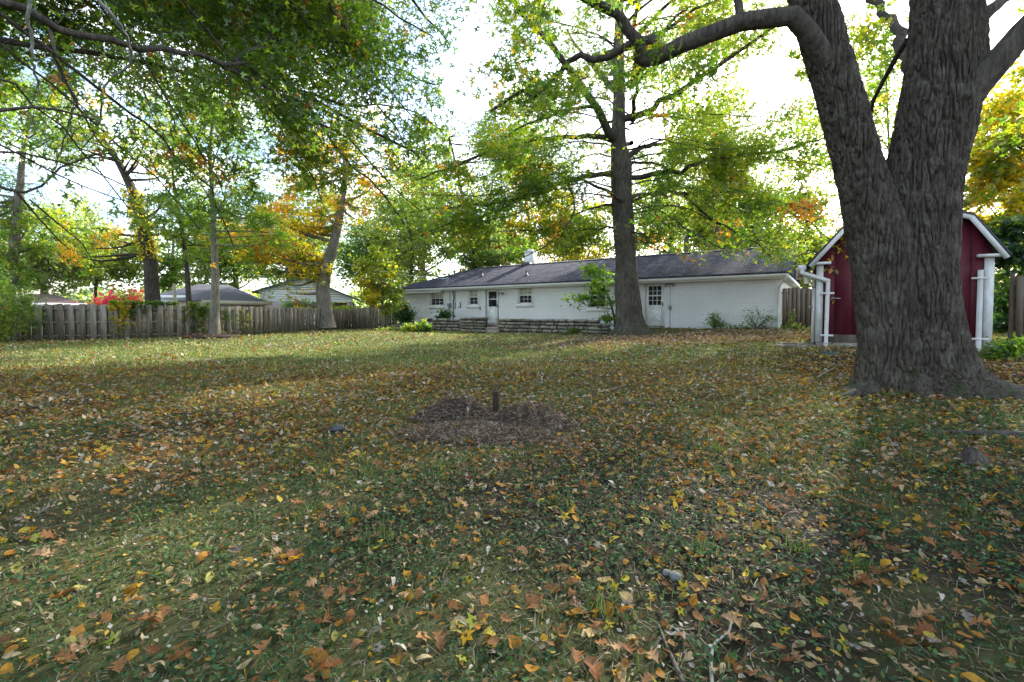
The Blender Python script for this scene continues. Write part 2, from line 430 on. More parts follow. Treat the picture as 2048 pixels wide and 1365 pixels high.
lawn = obj('lawn', gm, groundmat(), smooth=True, kind='structure')
at = lawn.data.attributes.new('Grassy', 'FLOAT', 'POINT')
so, gr, cv = masks(XX.ravel(), YY.ravel())
at.data.foreach_set('value', np.clip(gr, 0, 1).astype(np.float32))

# ------------------------------------------------------------------ the white brick house
FLOOR = .64
CL = np.array([(805 - 1024) / F * 32.2, 32.2])
e = np.array([.8205, -.5716]); nin = np.array([.5716, .8205])     # along the wall to the right; into the house
LEN, DEEP, WTOP = 23.1, 8.0, 2.98
def HF(V):                                                          # (along, out towards the yard, z) to world
    V = np.asarray(V, float)
    q = CL + V[:, :1] * e - V[:, 1:2] * nin
    return np.concatenate([q, V[:, 2:3]], 1)
def hp(u, v, out=0.):                                               # photo pixel on the wall plane to (along, z)
    d = ray(u, v); o = CL - out * nin
    A = np.array([[d[0], -e[0]], [d[1], -e[1]]]); t, a = np.linalg.solve(A, o)
    return a, CAMZ + d[2] * t
house = thing('ranch_house', 'long single storey white painted brick house with grey shingle roof', 'house', (*HF([[LEN / 2, 0, 0]])[0][:2], .5))
def rect(u0, u1, v0, v1):
    a0, z1 = hp(u0, (v0)); a1, _ = hp(u1, v0); _, z0 = hp(u0, v1)
    return [a0, a1, z0, z1]
wins = [rect(861, 887, 583, 612), rect(937.5, 955.5, 579, 610.5), rect(1037, 1064, 574, 608), rect(1178, 1212, 565, 616)]
doors = [rect(972.5, 996, 578, 645), rect(1291, 1328, 569, 650)]
for d_ in doors: d_[2] = FLOOR; 
for d_, top in zip(doors, (FLOOR + 2.03, FLOOR + 2.03)): d_[3] = top
ops = wins + doors
wb = MB()
aa = sorted({-.0, LEN} | {q for o_ in ops for q in o_[:2]}); zz = sorted({0.1, WTOP} | {q for o_ in ops for q in o_[2:]})
for i in range(len(aa) - 1):
    for j in range(len(zz) - 1):
        ca, cz = (aa[i] + aa[i+1]) / 2, (zz[j] + zz[j+1]) / 2
        if any(o_[0] < ca < o_[1] and o_[2] < cz < o_[3] for o_ in ops): continue
        wb.add(HF([(aa[i],0,zz[j]),(aa[i+1],0,zz[j]),(aa[i+1],0,zz[j+1]),(aa[i],0,zz[j+1])]), np.array([(0,1,2,3)]))
for a0, a1, z0, z1 in ops:                                          # reveals
    for q in ([(a0,0,z0),(a0,-.12,z0),(a0,-.12,z1),(a0,0,z1)], [(a1,0,z0),(a1,0,z1),(a1,-.12,z1),(a1,-.12,z0)],
              [(a0,0,z1),(a0,-.12,z1),(a1,-.12,z1),(a1,0,z1)], [(a0,0,z0),(a1,0,z0),(a1,-.12,z0),(a0,-.12,z0)]):
        wb.add(HF(q), np.array([(0,1,2,3)]))
for q in ([(LEN,0,.1),(LEN,-DEEP,.1),(LEN,-DEEP,WTOP),(LEN,0,WTOP)], [(0,-DEEP,.1),(0,0,.1),(0,0,WTOP),(0,-DEEP,WTOP)], [(LEN,-DEEP,.1),(0,-DEEP,.1),(0,-DEEP,WTOP),(LEN,-DEEP,WTOP)], [(LEN,0,WTOP),(LEN,-DEEP,WTOP),(LEN,-DEEP/2,4.38),(LEN,-.01,WTOP+.01)]):
    wb.add(HF(q), np.array([(0,1,2,3)]))
wall = obj('wall', wb, M['white_brick'], house)
set_uv(wall, lambda co: np.stack([((co[:, :2] - CL) @ e) + ((co[:, :2] - CL) @ nin), co[:, 2]], 1))
# roof
OV, EZ = .55, 2.93
RZ = 4.52; HIP = 4.3
A0, A1, D0, D1 = -OV, LEN + .28, OV, -DEEP - OV
DM = -DEEP / 2
corners = HF([(A0,D0,EZ),(A1,D0,EZ),(A1,D1,EZ),(A0,D1,EZ),(A0+HIP,DM,RZ),(A1,DM,RZ)])
def slope(poly, along, up):
    mb = MB(); mb.add(poly, np.array([range(len(poly))])); return mb
def add_roof():
    mb = MB()
    mb.add(corners, [np.array([(0,1,5,4),(2,3,4,5)]), np.array([(1,2,5),(3,0,4)])])
    low = corners - np.array([0, 0, .10])
    mb.add(low, [np.array([(0,4,5,1),(2,5,4,3)]), np.array([(1,5,2),(3,4,0)])])
    for i, j in ((0,1),(1,2),(2,3),(3,0)):
        mb.add(np.array([corners[i], low[i], low[j], corners[j]]), np.array([(0,1,2,3)]))
    return obj('roof', mb, M['shingles'], house)
roof = add_roof()
set_uv(roof, lambda co: np.stack([(co[:, :2] - CL) @ e, co[:, 2] * 2.9 + ((co[:, :2] - CL) @ e) * .0], 1))
rc = MB()                                                            # ridge cap
for i in range(48):
    a0 = A0 + HIP + i * (A1 - A0 - HIP) / 48; a1 = a0 + (A1 - A0 - HIP) / 48 - .015
    rc.add(HF([(a0,DM+.16,RZ-.02),(a1,DM+.16,RZ-.02),(a1,DM,RZ+.045),(a0,DM,RZ+.045),(a1,DM-.16,RZ-.02),(a0,DM-.16,RZ-.02)]), np.array([(0,1,2,3),(3,2,4,5)]))
obj('ridge_cap', rc, M['shingle_dark'], roof)
f_ = MB(); f_.box((A0 + .02, OV - .03, EZ - .26), (A1 - .02, OV + .0, EZ - .105), HF)
f_.box((A0, DM * 2 - OV, EZ - .26), (A0 + .03, OV - .031, EZ - .105), HF); f_.box((A1 - .03, DM * 2 - OV, EZ - .26), (A1, OV - .031, EZ - .105), HF)
obj('fascia', f_, M['white'], house)
s_ = MB(); s_.box((A0 + .031, -.0, EZ - .27), (A1 - .031, OV - .031, EZ - .24), HF); s_.box((LEN, -DEEP, EZ - .27), (A1 - .031, -.001, EZ - .24), HF)
s_.box((A0 + .031, -DEEP, EZ - .27), (0, -.001, EZ - .24), HF)
obj('soffit', s_, M['white'], house)
g_ = MB()
prof = [(0, 0), (.0, -.11), (.05, -.12), (.09, -.09), (.12, -.02), (.12, 0), (.105, 0), (.10, -.02), (.06, -.095), (.012, -.09)]
pts = [HF([(a, OV + .002 + x, EZ - .10 + z) for x, z in prof]) for a in (A0 + .03, A1 - .03)]
k = len(prof)
g_.add(np.concatenate(pts), np.array([(i, (i+1) % k, k + (i+1) % k, k + i) for i in range(k)]))
obj('gutter', g_, M['white'], house)
b_ = MB(); b_.box((0.2, .03, EZ - .36), (4.1, OV + .05, EZ - .315), HF)
obj('eave_board', b_, M['white'], house)
def window(o_, muntins, blind=0., sash=True, cols=2):
    a0, a1, z0, z1 = o_
    m = MB(); fw = .06
    for q in ((a0, a0 + fw, z0, z1), (a1 - fw, a1, z0, z1), (a0 + fw, a1 - fw, z1 - fw, z1), (a0 + fw, a1 - fw, z0, z0 + fw)):
        m.box((q[0], -.10, q[2]), (q[1], -.035, q[3]), HF)
    t = .085                                                          # flat painted casing proud of the brick
    for q in ((a0 - t, a0, z0 - .0, z1 + t), (a1, a1 + t, z0, z1 + t), (a0, a1, z1, z1 + t)):
        m.box((q[0], .001, q[2]), (q[1], .022, q[3]), HF)
    wn = obj('window', m, M['white'], house)
    zm = (z0 + z1) / 2
    s = MB(); s.box((a0 + fw, -.085, zm - .035), (a1 - fw, -.045, zm + .035), HF)
    if muntins:
        for h0, h1 in ((z0 + fw, zm - .035), (zm + .035, z1 - fw)):
            for c in range(1, cols):
                x = a0 + fw + (a1 - a0 - 2 * fw) * c / cols; s.box((x - .007, -.084, h0), (x + .007, -.060, h1), HF)
            y = (h0 + h1) / 2; s.box((a0 + fw, -.083, y - .007), (a1 - fw, -.061, y + .007), HF)
    obj('sash', s, M['white'], wn)
    for h0, h1 in ((z0 + fw, zm - .035), (zm + .035, z1 - fw)):
        p = MB(); p.box((a0 + fw, -.098, h0), (a1 - fw, -.088, h1), HF); obj('pane', p, M['pane'], wn)
    if blind:
        p = MB(); n = 14
        zb = z1 - fw - (z1 - zm) * blind
        for i in range(n):
            za = zb + (z1 - fw - zb) * i / n; p.box((a0 + fw + .01, -.0875, za), (a1 - fw - .01, -.080 + .002 * (i % 2), za + (z1 - fw - zb) / n * .86), HF)
        obj('blind', p, M['blind'], wn)
    sl = MB(); sl.box((a0 - .14, .002, z0 - .20), (a1 + .14, .06, z0 - .002), HF); obj('sill', sl, M['white'], wn)
window(wins[0], True, .75, cols=3); window(wins[1], True, .9, cols=2); window(wins[2], True, .9, cols=3); window(wins[3], False, 0, cols=2)
def door(o_, panes):
    a0, a1, z0, z1 = o_; wd = a1 - a0; h = z1 - z0
    m = MB()
    f0, f1, g0, g1 = a0 + wd * .16, a1 - wd * .16, z0 + h * .485, z0 + h * .93
    for q in ((a0+.01, f0, z0, z1), (f1, a1-.01, z0, z1), (f0, f1, g1, z1), (f0, f1, z0, g0)):
        m.box((q[0], -.09, q[2]), (q[1], -.05, q[3]), HF)
    b0, b1 = z0 + h * .07, z0 + h * .41                                # raised moulding with crossed diagonals
    for q in ((f0, f1, b0 - .03, b0), (f0, f1, b1, b1 + .03)): m.box((q[0], -.05, q[2]), (q[1], -.034, q[3]), HF)
    def bar(p0, p1, wdt, d):
        p0, p1 = np.array(p0), np.array(p1); t = unit(p1 - p0); nn = np.array([-t[1], t[0]]) * wdt / 2
        V = [(*(p0 + nn), -.05), (*(p0 - nn), -.05), (*(p1 - nn), -.05), (*(p1 + nn), -.05)]
        V = [(x, -.05, z) for x, z, _ in V] + [(x, -.05 + d, z) for x, z, _ in V]
        m.add(HF(V), np.array([(4,5,6,7),(0,1,5,4),(1,2,6,5),(2,3,7,6),(3,0,4,7)]))
    bar((f0, b0 + .02), (f1, b1 - .02), .05, .013); bar((f0, b1 - .02), (f0 + (f1 - f0) * .42, (b0 + b1) / 2 + .05), .05, .017); bar((f0 + (f1 - f0) * .58, (b0 + b1) / 2 - .05), (f1, b0 + .02), .05, .017)
    dr = obj('door', m, M['white'], house)
    p = MB(); p.box((f0, -.082, g0), (f1, -.072, g1), HF); obj('pane', p, M['pane'], dr)
    s = MB(); zm = (g0 + g1) / 2
    s.box((f0, -.07, zm - .028), (f1, -.052, zm + .028), HF)
    if panes:
        for c in (1, 2):
            x = f0 + (f1 - f0) * c / 3; s.box((x - .013, -.069, g0), (x + .013, -.056, zm - .028), HF); s.box((x - .013, -.069, zm + .028), (x + .013, -.056, g1), HF)
        for y in ((g0 + zm) / 2, (g1 + zm) / 2): s.box((f0, -.068, y - .011), (f1, -.057, y + .011), HF)
    obj('muntin', s, M['white'], dr)
    hd = MB(); hd.box((a1 - .085, -.05, z0 + .93), (a1 - .045, -.015, z0 + 1.12), HF); hd.box((a1 - .09, -.015, z0 + .99), (a1 - .02, -.0, z0 + 1.02), HF); obj('handle', hd, M['metal_dark'], dr)
    c = MB(); t = .05
    for q in ((a0 - t, a0, z0, z1 + t), (a1, a1 + t, z0, z1 + t), (a0, a1, z1, z1 + t)): c.box((q[0], .001, q[2]), (q[1], .018, q[3]), HF)
    obj('door_frame', c, M['metal_grey'] if not panes else M['white'], dr)
    th = MB(); th.box((a0 - .06, -.12, z0 - .05), (a1 + .06, .10, z0 - .003), HF); obj('threshold', th, M['concrete'], dr)
door(doors[0], False); door(doors[1], True)

def tube(mb, path, rad, sides=6, col=None, cap=True):
    path = np.asarray(path, float); rad = np.broadcast_to(np.asarray(rad, float), (len(path),))
    T = unit(np.gradient(path, axis=0))
    mt = np.abs(T.mean(0)); ref = np.array([0, 1., 0]) if mt[2] > .75 * np.linalg.norm(mt) + 1e-9 else np.array([0, 0, 1.])
    B = unit(np.cross(T, ref)); U = np.cross(B, T)
    th = np.arange(sides) * 2 * math.pi / sides
    V = path[:, None] + rad[:, None, None] * (np.cos(th)[None, :, None] * B[:, None] + np.sin(th)[None, :, None] * U[:, None])
    n = len(path); ix = np.arange(n * sides).reshape(n, sides); nxt = np.roll(ix, -1, 1)
    Fq = np.stack([ix[:-1], nxt[:-1], nxt[1:], ix[1:]], -1).reshape(-1, 4)
    V = V.reshape(-1, 3)
    mb.add(V, Fq, col)
    if cap and sides > 3:
        if sides == 4: mb.add(V[-4:], np.array([(0,1,2,3)]), col); mb.add(V[:4], np.array([(3,2,1,0)]), col)
        else:
            for ring, c in ((V[-sides:], path[-1]), (V[:sides], path[0])):
                mb.add(np.vstack([ring, c]), np.stack([np.arange(sides), (np.arange(sides) + 1) % sides, np.full(sides, sides)], 1), col)
def smooth_path(pts, n):
    pts = np.asarray(pts, float); k = len(pts)
    if k < 3: return pts[0] + (pts[-1] - pts[0]) * np.linspace(0, 1, n)[:, None]
    ext = np.vstack([2 * pts[0] - pts[1], pts, 2 * pts[-1] - pts[-2]])
    t = np.linspace(0, k - 1 - 1e-9, n); i = t.astype(int); f = (t - i)[:, None]
    p0, p1, p2, p3 = ext[i], ext[i+1], ext[i+2], ext[i+3]
    return .5 * (2*p1 + (p2-p0)*f + (2*p0-5*p1+4*p2-p3)*f*f + (3*p1-p0-3*p2+p3)*f**3)
def pipe(parent, name, pts, r, mat, sides=6):
    m = MB(); tube(m, HF(pts), r, sides); return obj(name, m, mat, parent, smooth=sides > 4)
def square_pipe(mb, pts, w=.075):
    tube(mb, pts, w * .7, 4)
# service meter, conduits, lamps, downspouts, vents
am, zmt = hp(900.5, 610)
pipe(house, 'conduit', [(am, .03, zmt), (am, .03, 2.64)], .022, M['metal_grey'])
pipe(house, 'conduit', [(am + .02, .03, .55), (am + .02, .03, zmt - .1)], .022, M['metal_grey'])
ac_, zc_ = hp(907, 590)
pipe(house, 'conduit', [(ac_, .035, .6), (ac_, .035, 1.9), (ac_ + .07, .035, 2.2), (ac_, .035, 2.64)], .035, M['metal_dark'])
pipe(house, 'conduit', [(ac_ + .16, .03, 1.75), (ac_ + .16, .03, 2.64)], .02, M['metal_grey'])
mm = MB(); mm.box((am - .12, .01, zmt - .18), (am + .12, .12, zmt + .10), HF); tube(mm, HF([(am, .12, zmt), (am, .22, zmt)]), .10, 12); obj('electric_meter', mm, M['metal_grey'], house)
for u, v in ((910, 613), (920, 611)):
    a, z = hp(u, v); q = MB(); q.box((a - .10, .01, z - .14), (a + .10, .07, z - .08), HF); q.box((a + .02, .01, z - .08), (a + .08, .06, z + .22), HF); obj('cable_box', q, M['metal_grey'], house)
def lamp(u, v):
    a, z = hp(u, v); q = MB(); tube(q, HF([(a, 0.003, z), (a, .05, z)]), .06, 10)
    for s in (-1, 1): tube(q, HF([(a + s * .05, .06, z + .02), (a + s * .11, .12, z + .0), (a + s * .2, .2, z - .07)]), [.02, .05, .065], 8)
    obj('flood_lamp', q, M['metal_grey'], house, smooth=True)
lamp(1004.5, 586.5); lamp(1341, 569)
a, z = hp(1340.5, 615)
pipe(house, 'conduit', [(a, .02, .5), (a, .02, z)], .02, M['metal_grey']); pipe(house, 'conduit', [(a, .02, z), (a, .02, 2.62)], .012, M['metal_grey'])
q = MB(); q.box((a - .07, .005, z - .1), (a + .07, .06, z + .08), HF); obj('junction_box', q, M['metal_grey'], house)
a, z = hp(961, 617); q = MB(); q.box((a - .05, .004, z - .1), (a + .05, .03, z + .1), HF); obj('outlet_box', q, M['metal_grey'], house)
for aa_, s in ((LEN - .06, 1), (.08, -1)):
    m = MB(); square_pipe(m, HF([(aa_ + .25 * s, OV + .04, EZ - .2), (aa_ + .2 * s, OV - .05, EZ - .33), (aa_, .06, EZ - .62), (aa_, .06, .55), (aa_, .22, .50)]), .07)
    obj('downspout', m, M['white'], house)
for u, v in ((909, 547), (964.5, 549), (1053, 547)):                  # roof vents
    d = ray(u, v + 4)
    # meet the front slope
    n0 = np.cross(corners[1] - corners[0], corners[4] - corners[0]); tt = ((corners[0] - np.array([0, 0, CAMZ])) @ n0) / (d @ n0); q0 = np.array([0, 0, CAMZ]) + d * tt
    m = MB(); tube(m, [q0 - [0, 0, .12], q0 + [0, 0, .02], q0 + [0, 0, .03], q0 + [0, 0, .30]], [.17, .14, .05, .05], 10); obj('roof_vent', m, M['metal_dark'], house, smooth=True)
q0 = HF([(hp(902, 565)[0] - .25, OV - .4, EZ + .1)])[0]
m = MB(); tube(m, [q0, q0 + [0, 0, .42]], .03, 6); tube(m, [q0 + [-.12, 0, .40], q0 + [.1, 0, .46]], .06, 8); obj('service_mast', m, M['metal_grey'], house)
MAST = q0 + [0, 0, .4]
# chimney on the ridge
ach = None
for a_ in np.arange(5, 18, .02):
    q = HF([(a_, DM - .6, RZ)])[0]
    if q[0] / q[1] * F + 1024 > 1061: ach = a_; break
m = MB(); m.box((ach - .28, DM - .85, RZ - .3), (ach + .28, DM - .25, RZ + .86), HF); m.box((ach - .33, DM - .9, RZ + .86), (ach + .33, DM - .2, RZ + .94), HF); m.box((ach - .15, DM - .7, RZ + .94), (ach + .15, DM - .4, RZ + 1.09), HF)
ch = obj('chimney', m, M['white'], roof)
m = MB(); m.box((ach - .31, DM - .249, RZ - .35), (ach + .31, DM + .12, RZ + .14), HF); obj('flashing', m, M['metal_dark'], ch)

# air conditioner behind the stone wall
aac = hp(893, 640)[0]
q0 = HF([(aac, .95, 0)])[0]; zg = Hs(q0[0], q0[1])
acu = thing('air_conditioner', 'dark grey air conditioner showing above the stone wall beside a bush', 'air conditioner', (q0[0], q0[1], zg))
m = MB(); m.box((aac - .42, .55, zg), (aac + .42, 1.35, zg + .52), HF)
for i in range(9): m.box((aac - .42 + .095 * i, 1.351, zg + .06), (aac - .42 + .095 * i + .05, 1.37, zg + .46), HF)
obj('housing', m, M['metal_dark'], acu)
m = MB(); m.box((aac - .44, .53, zg + .521), (aac + .44, 1.39, zg + .57), HF); obj('lid', m, M['metal_grey'], acu)

# ------------------------------------------------------------------ dry stone retaining wall, stones one by one
STONES = []
def stone_mesh(i):
    r = np.random.default_rng(100 + i)
    b = np.array([(x, y, z) for z in (-.5, 0, .5) for y in (-.5, .5) for x in (-.5, -.2, .2, .5)], float)
    rows = b.copy()
    # slightly rounded, uneven block: 4 x 2 x 3 lattice
    rows[:, 1] += np.where(rows[:, 1] < 0, r.uniform(-.10, .10, len(b)), 0)
    edge = (np.abs(rows[:, 2]) > .4) | (np.abs(rows[:, 0]) > .4)
    rows[:, 1] += np.where(edge & (rows[:, 1] < 0), .13, 0)
    rows[:, 0] += r.uniform(-.05, .05, len(b)); rows[:, 2] += r.uniform(-.07, .07, len(b))
    def ix(x, y, z): return z * 8 + y * 4 + x
    Fq = []
    for z in range(2):
        for x in range(3):
            Fq.append((ix(x,0,z), ix(x+1,0,z), ix(x+1,0,z+1), ix(x,0,z+1)))
        Fq.append((ix(3,0,z), ix(3,1,z), ix(3,1,z+1), ix(3,0,z+1))); Fq.append((ix(0,1,z), ix(0,0,z), ix(0,0,z+1), ix(0,1,z+1)))
    for x in range(3):
        Fq.append((ix(x,0,2), ix(x+1,0,2), ix(x+1,1,2), ix(x,1,2))); Fq.append((ix(x,1,0), ix(x+1,1,0), ix(x+1,0,0), ix(x,0,0)))
    mb = MB(); mb.add(rows, np.array(Fq)); return mb.mesh('stone', M['stone'])
STONES = [stone_mesh(i) for i in range(10)]
def stone_wall(root, pa, pb, ztop, seed, thick=.42, course=(.125, .20)):
    r = random.Random(seed)
    pa, pb = np.array(pa, float), np.array(pb, float); L = np.linalg.norm(pb - pa); t = (pb - pa) / L; nrm = np.array([t[1], -t[0]])
    if nrm @ (-pa) < 0: nrm = -nrm
    ang = math.atan2(t[1], t[0])
    zb = min(Hs(*pa), Hs(*pb)) - .1
    core = MB()
    core.box((.06, .05, zb), (L - .06, thick - .02, ztop - .09), lambda V: np.concatenate([pa + V[:, :1] * t - V[:, 1:2] * nrm, V[:, 2:3]], 1))
    obj('core', core, M['mortar'], root)
    z = zb
    while z < ztop - .03:
        h = r.uniform(*course)
        if ztop - (z + h) < .07: h = ztop - z
        x = -r.uniform(0, .1)
        while x < L - .05:
            wd = r.uniform(.22, .58)
            if L - (x + wd) < .18: wd = L - x + r.uniform(-.03, .05)
            dp = r.uniform(.18, .26); out = r.uniform(-.015, .04)
            if z + h > ztop - .02: dp, out = thick + .05, r.uniform(0, .05)
            c = pa + t * (x + wd / 2) + nrm * (out - dp / 2)
            inst('stone', r.choice(STONES), root, (c[0], c[1], z + h / 2 + r.uniform(-.008, .008)), (r.uniform(-.03, .03), r.uniform(-.03, .03), ang + r.uniform(-.04, .04)), (wd * .90, dp, h * .82))
            x += wd
        z += h
# wall runs parallel to the house, about three metres in front of it
o_l = 3.4
def WP(u, out): 
    a, _ = hp(u, 640, out); q = HF([(a, out, 0)])[0]; return q[:2]
swl = thing('stone_wall', 'grey mossy dry stone wall left of the steps before the white house', 'stone wall', (*WP(900, 3.4), .2), 'retaining walls along the patio')
stone_wall(swl, WP(862, 3.3), WP(926, 3.3), .92, 3)
stone_wall(swl, WP(921, 3.55), WP(967, 3.55), 1.02, 4)
stone_wall(swl, WP(782, 3.2), WP(846, 3.2), .52, 5)
stone_wall(swl, WP(842, 3.25), WP(866, 3.25), .70, 15)
swr = thing('stone_wall', 'long dry stone wall between the steps and the oak trunk', 'stone wall', (*WP(1100, 3.0), .2), 'retaining walls along the patio')
stone_wall(swr, WP(996, 3.1), WP(1196, 2.7), .95, 6)
stone_wall(swr, WP(1192, 2.75), WP(1222, 2.4), .78, 7)
# steps between the walls
stp = thing('stone_steps', 'pale worn stone steps in the gap between the two stone walls', 'steps', (*WP(981, 3.2), .2))
for i, (o0, o1, z0, z1) in enumerate(((2.7, 3.35, .05, .42), (2.35, 2.699, .05, .58), (1.5, 2.349, .05, .63))):
    m = MB(); a0, a1 = hp(966, 640, 3.1)[0], hp(1000, 640, 3.1)[0]
    m.box((a0 + .06, o0, z0), (a1 - .05, o1, z1), HF); m.box((a0 + .04, o0, z1 + .001), (a1 - .03, o1 + .04, z1 + .06), HF)
    obj('step', m, M['concrete'], stp)

# ------------------------------------------------------------------ board fences
def board_mesh(w, h, th, seed, mat):
    r = random.Random(seed); m = MB(); c = .028
    xs = [-w/2, w/2]; z0 = r.uniform(-.02, .03)
    prof = [(-w/2, z0), (w/2, z0 + r.uniform(-.01, .01)), (w/2 + r.uniform(-.004, .004), h - c), (w/2 - c, h), (-w/2 + c, h + r.uniform(-.008, .008)), (-w/2 + r.uniform(-.004, .004), h - c)]
    V = [(x, -th/2, z) for x, z in prof] + [(x, th/2, z) for x, z in prof]
    m.add(V, [np.array([(0,1,2,3,4,5),(11,10,9,8,7,6)]), np.array([(i, 6 + i, 6 + (i+1) % 6, (i+1) % 6) for i in range(6)])])
    return m.mesh('board', mat)
def fence(root, pts, h, bw, gap, mat, seed, back=True, rails=(.12, .5, .86), posts=True):
    r = random.Random(seed)
    meshes = [board_mesh(bw * f, h, .022, seed * 31 + i, mat) for i, f in enumerate((1, .97, 1.02, 1, .95, 1.04))]
    rails_mb = [MB() for _ in rails]; n = 0
    for (p, q) in zip(pts[:-1], pts[1:]):
        p, q = np.array(p, float), np.array(q, float); L = np.linalg.norm(q - p); t = (q - p) / L; nn = np.array([t[1], -t[0]])
        if nn @ (-(p + q)) < 0: nn = -nn
        ang = math.atan2(t[1], t[0]); cnt = max(1, int(round(L / (bw + gap)))); stp_ = L / cnt
        for i in range(cnt):
            c = p + t * (i + .5) * stp_; z = Hs(*c)
            f = c + nn * .034
            inst('board', r.choice(meshes), root, (f[0], f[1], z), (r.uniform(-.012, .012), r.gauss(0, .012), ang), (1, 1, r.uniform(.975, 1.02)))
            if back:
                b_ = c - nn * .034 + t * stp_ / 2; z = Hs(*b_)
                inst('board', r.choice(meshes), root, (b_[0], b_[1], z), (0, r.gauss(0, .01), ang), (1, 1, r.uniform(.97, 1.01)))
        for k_, fr in enumerate(rails):
            zs, ze = Hs(*p) + h * fr, Hs(*q) + h * fr
            tube(rails_mb[k_], [(*p, zs), (*q, ze)], .030, 4)
        if posts:
            m = MB(); c = p - nn * .10; z = Hs(*c); tube(m, [(*c, z - .2), (*c, z + h + .02)], .065, 4); obj('post', m, mat, root)
    for mb in rails_mb: obj('rail', mb, mat, root)
fl_pts = [(-22.5, 15.9), (-19.6, 16.35), (-17.2, 16.75), (-15.3, 17.3), (-14.1, 18.5), (-13.3, 20.0), (-12.5, 22.0), (-12.1, 24.3), (-11.75, 26.6), (-11.5, 29.2), (-11.0, 31.0)]
fl = thing('board_fence', 'long weathered grey board fence along the left side of the yard', 'fence', (-15, 17.5, .2), 'fences round the yard')
fence(fl, fl_pts, 1.34, .185, .15, M['board'], 2)
fb = thing('board_fence', 'short dark mossy fence behind the yellow leaved sapling near the house', 'fence', (-9.5, 31, .2), 'fences round the yard')
fence(fb, [(-10.9, 31.05), (-9.4, 30.2), (-7.9, 31.2)], 1.42, .16, .02, M['board'], 3, back=False)
fr_ = thing('board_fence', 'brown board fence between the white house and the red shed', 'fence', (12.5, 19.5, .5), 'fences round the yard')
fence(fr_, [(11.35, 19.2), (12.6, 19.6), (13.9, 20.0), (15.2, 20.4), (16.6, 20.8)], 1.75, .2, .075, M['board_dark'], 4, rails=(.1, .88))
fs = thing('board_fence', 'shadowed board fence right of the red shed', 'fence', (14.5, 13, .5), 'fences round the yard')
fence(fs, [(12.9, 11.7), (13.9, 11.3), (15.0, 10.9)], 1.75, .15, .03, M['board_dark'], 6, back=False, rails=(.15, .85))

# ------------------------------------------------------------------ red gambrel shed
SA = P(1633, 690, 10.9); SB = P(1981, 690, 9.35)                      # ground corners of the front
sa, sb = SA[:2], SB[:2]; se = (sb - sa) / np.linalg.norm(sb - sa); sn = np.array([-se[1], se[0]])   # sn into the shed
SW = np.linalg.norm(sb - sa); SD = 3.6
SZ = min(Hs(*sa), Hs(*sb)) - .02
def SF(V):
    V = np.asarray(V, float); q = sa + V[:, :1] * se + V[:, 1:2] * sn
    return np.concatenate([q, V[:, 2:3] + SZ], 1)
def spx(u, v):
    d = ray(u, v); A = np.array([[d[0], -se[0]], [d[1], -se[1]]]); t, a = np.linalg.solve(A, sa); return a, CAMZ + d[2] * t - SZ
EV = spx(1640, 522)[1]; KZ = spx(1690, 452)[1]; KX = spx(1692, 452)[0]; KX2 = spx(1939, 434)[0]; print('KNEE', KX, SW - KX2, KZ, spx(1939, 434)[1], SW, EV, spx(1985, 503)[1]); PK = KZ + .42
shed = thing('garden_shed', 'dark red gambrel roofed barn style shed behind the big forked tree', 'shed', (*(sa + se * SW / 2), SZ))
prof = [(0, .1), (SW, .1), (SW, EV), (KX2, KZ), (SW / 2, PK), (KX, KZ), (0, EV)]
m = MB(); V = [(x, 0.012, z) for x, z in prof] + [(x, SD, z) for x, z in prof]
m.add(SF(V), [np.array([range(7)]), np.array([range(13, 6, -1)]), np.array([(1, 8, 9, 2), (6, 13, 7, 0)])])
obj('wall', m, M['red'], shed)
npan = 9                                                              # vertical panels with grooves
for i in range(npan):
    x0, x1 = SW * i / npan + .008, SW * (i + 1) / npan - .008
    def top(x):
        return float(np.interp(x, [0, KX, SW / 2, KX2, SW], [EV, KZ, PK, KZ, EV])) - .03
    xs = sorted({x0, x1} | {q for q in (KX, KX2, SW / 2) if x0 < q < x1})
    poly = [(x0, .14), (x1, .14)] + [(x, top(x)) for x in reversed(xs)]
    mb = MB(); k = len(poly); V = [(x, -.004, z) for x, z in poly] + [(x, .0119, z) for x, z in poly]
    mb.add(SF(V), [np.array([range(k)]), np.array([(j, k + j, k + (j + 1) % k, (j + 1) % k) for j in range(k)])])
    obj('panel', mb, M['red'], shed)
m = MB()                                                              # gambrel roof sheets
rp_ = [(-.22, EV - .06), (KX - .03, KZ + .03), (SW / 2, PK + .06), (KX2 + .03, KZ + .03), (SW + .22, EV - .06)]
V = []
for y in (-.16, SD + .1):
    V += [(x, y, z) for x, z in rp_] + [(x, y, z - .05) for x, z in rp_]
V = SF(V); Fq = []
for i in range(4): Fq += [(i, i + 1, 11 + i, 10 + i), (5 + i, 15 + i, 16 + i, 6 + i), (i, 5 + i, 6 + i, i + 1), (10 + i, 11 + i, 16 + i, 15 + i)]
Fq += [(0, 10, 15, 5), (4, 9, 19, 14)]
m.add(V, np.array(Fq)); sroof = obj('roof', m, M['shingle_dark'], shed)
def trim(pts, w, y0, y1, name='trim', mat=None):
    mb = MB(); pts = np.array(pts, float)
    for p, q in zip(pts[:-1], pts[1:]):
        t = unit(q - p); nn = np.array([-t[1], t[0]])
        if nn[1] > 0 : nn = -nn
        V = [(*p, 0), (*q, 0), (*(q + nn * w), 0), (*(p + nn * w), 0)]
        V3 = [(x, y0, z) for x, z, _ in V] + [(x, y1, z) for x, z, _ in V]
        mb.add(SF(V3), np.array([(0,1,2,3),(7,6,5,4),(0,4,5,1),(1,5,6,2),(2,6,7,3),(3,7,4,0)]))
    return obj(name, mb, mat or M['shed_white'], shed)
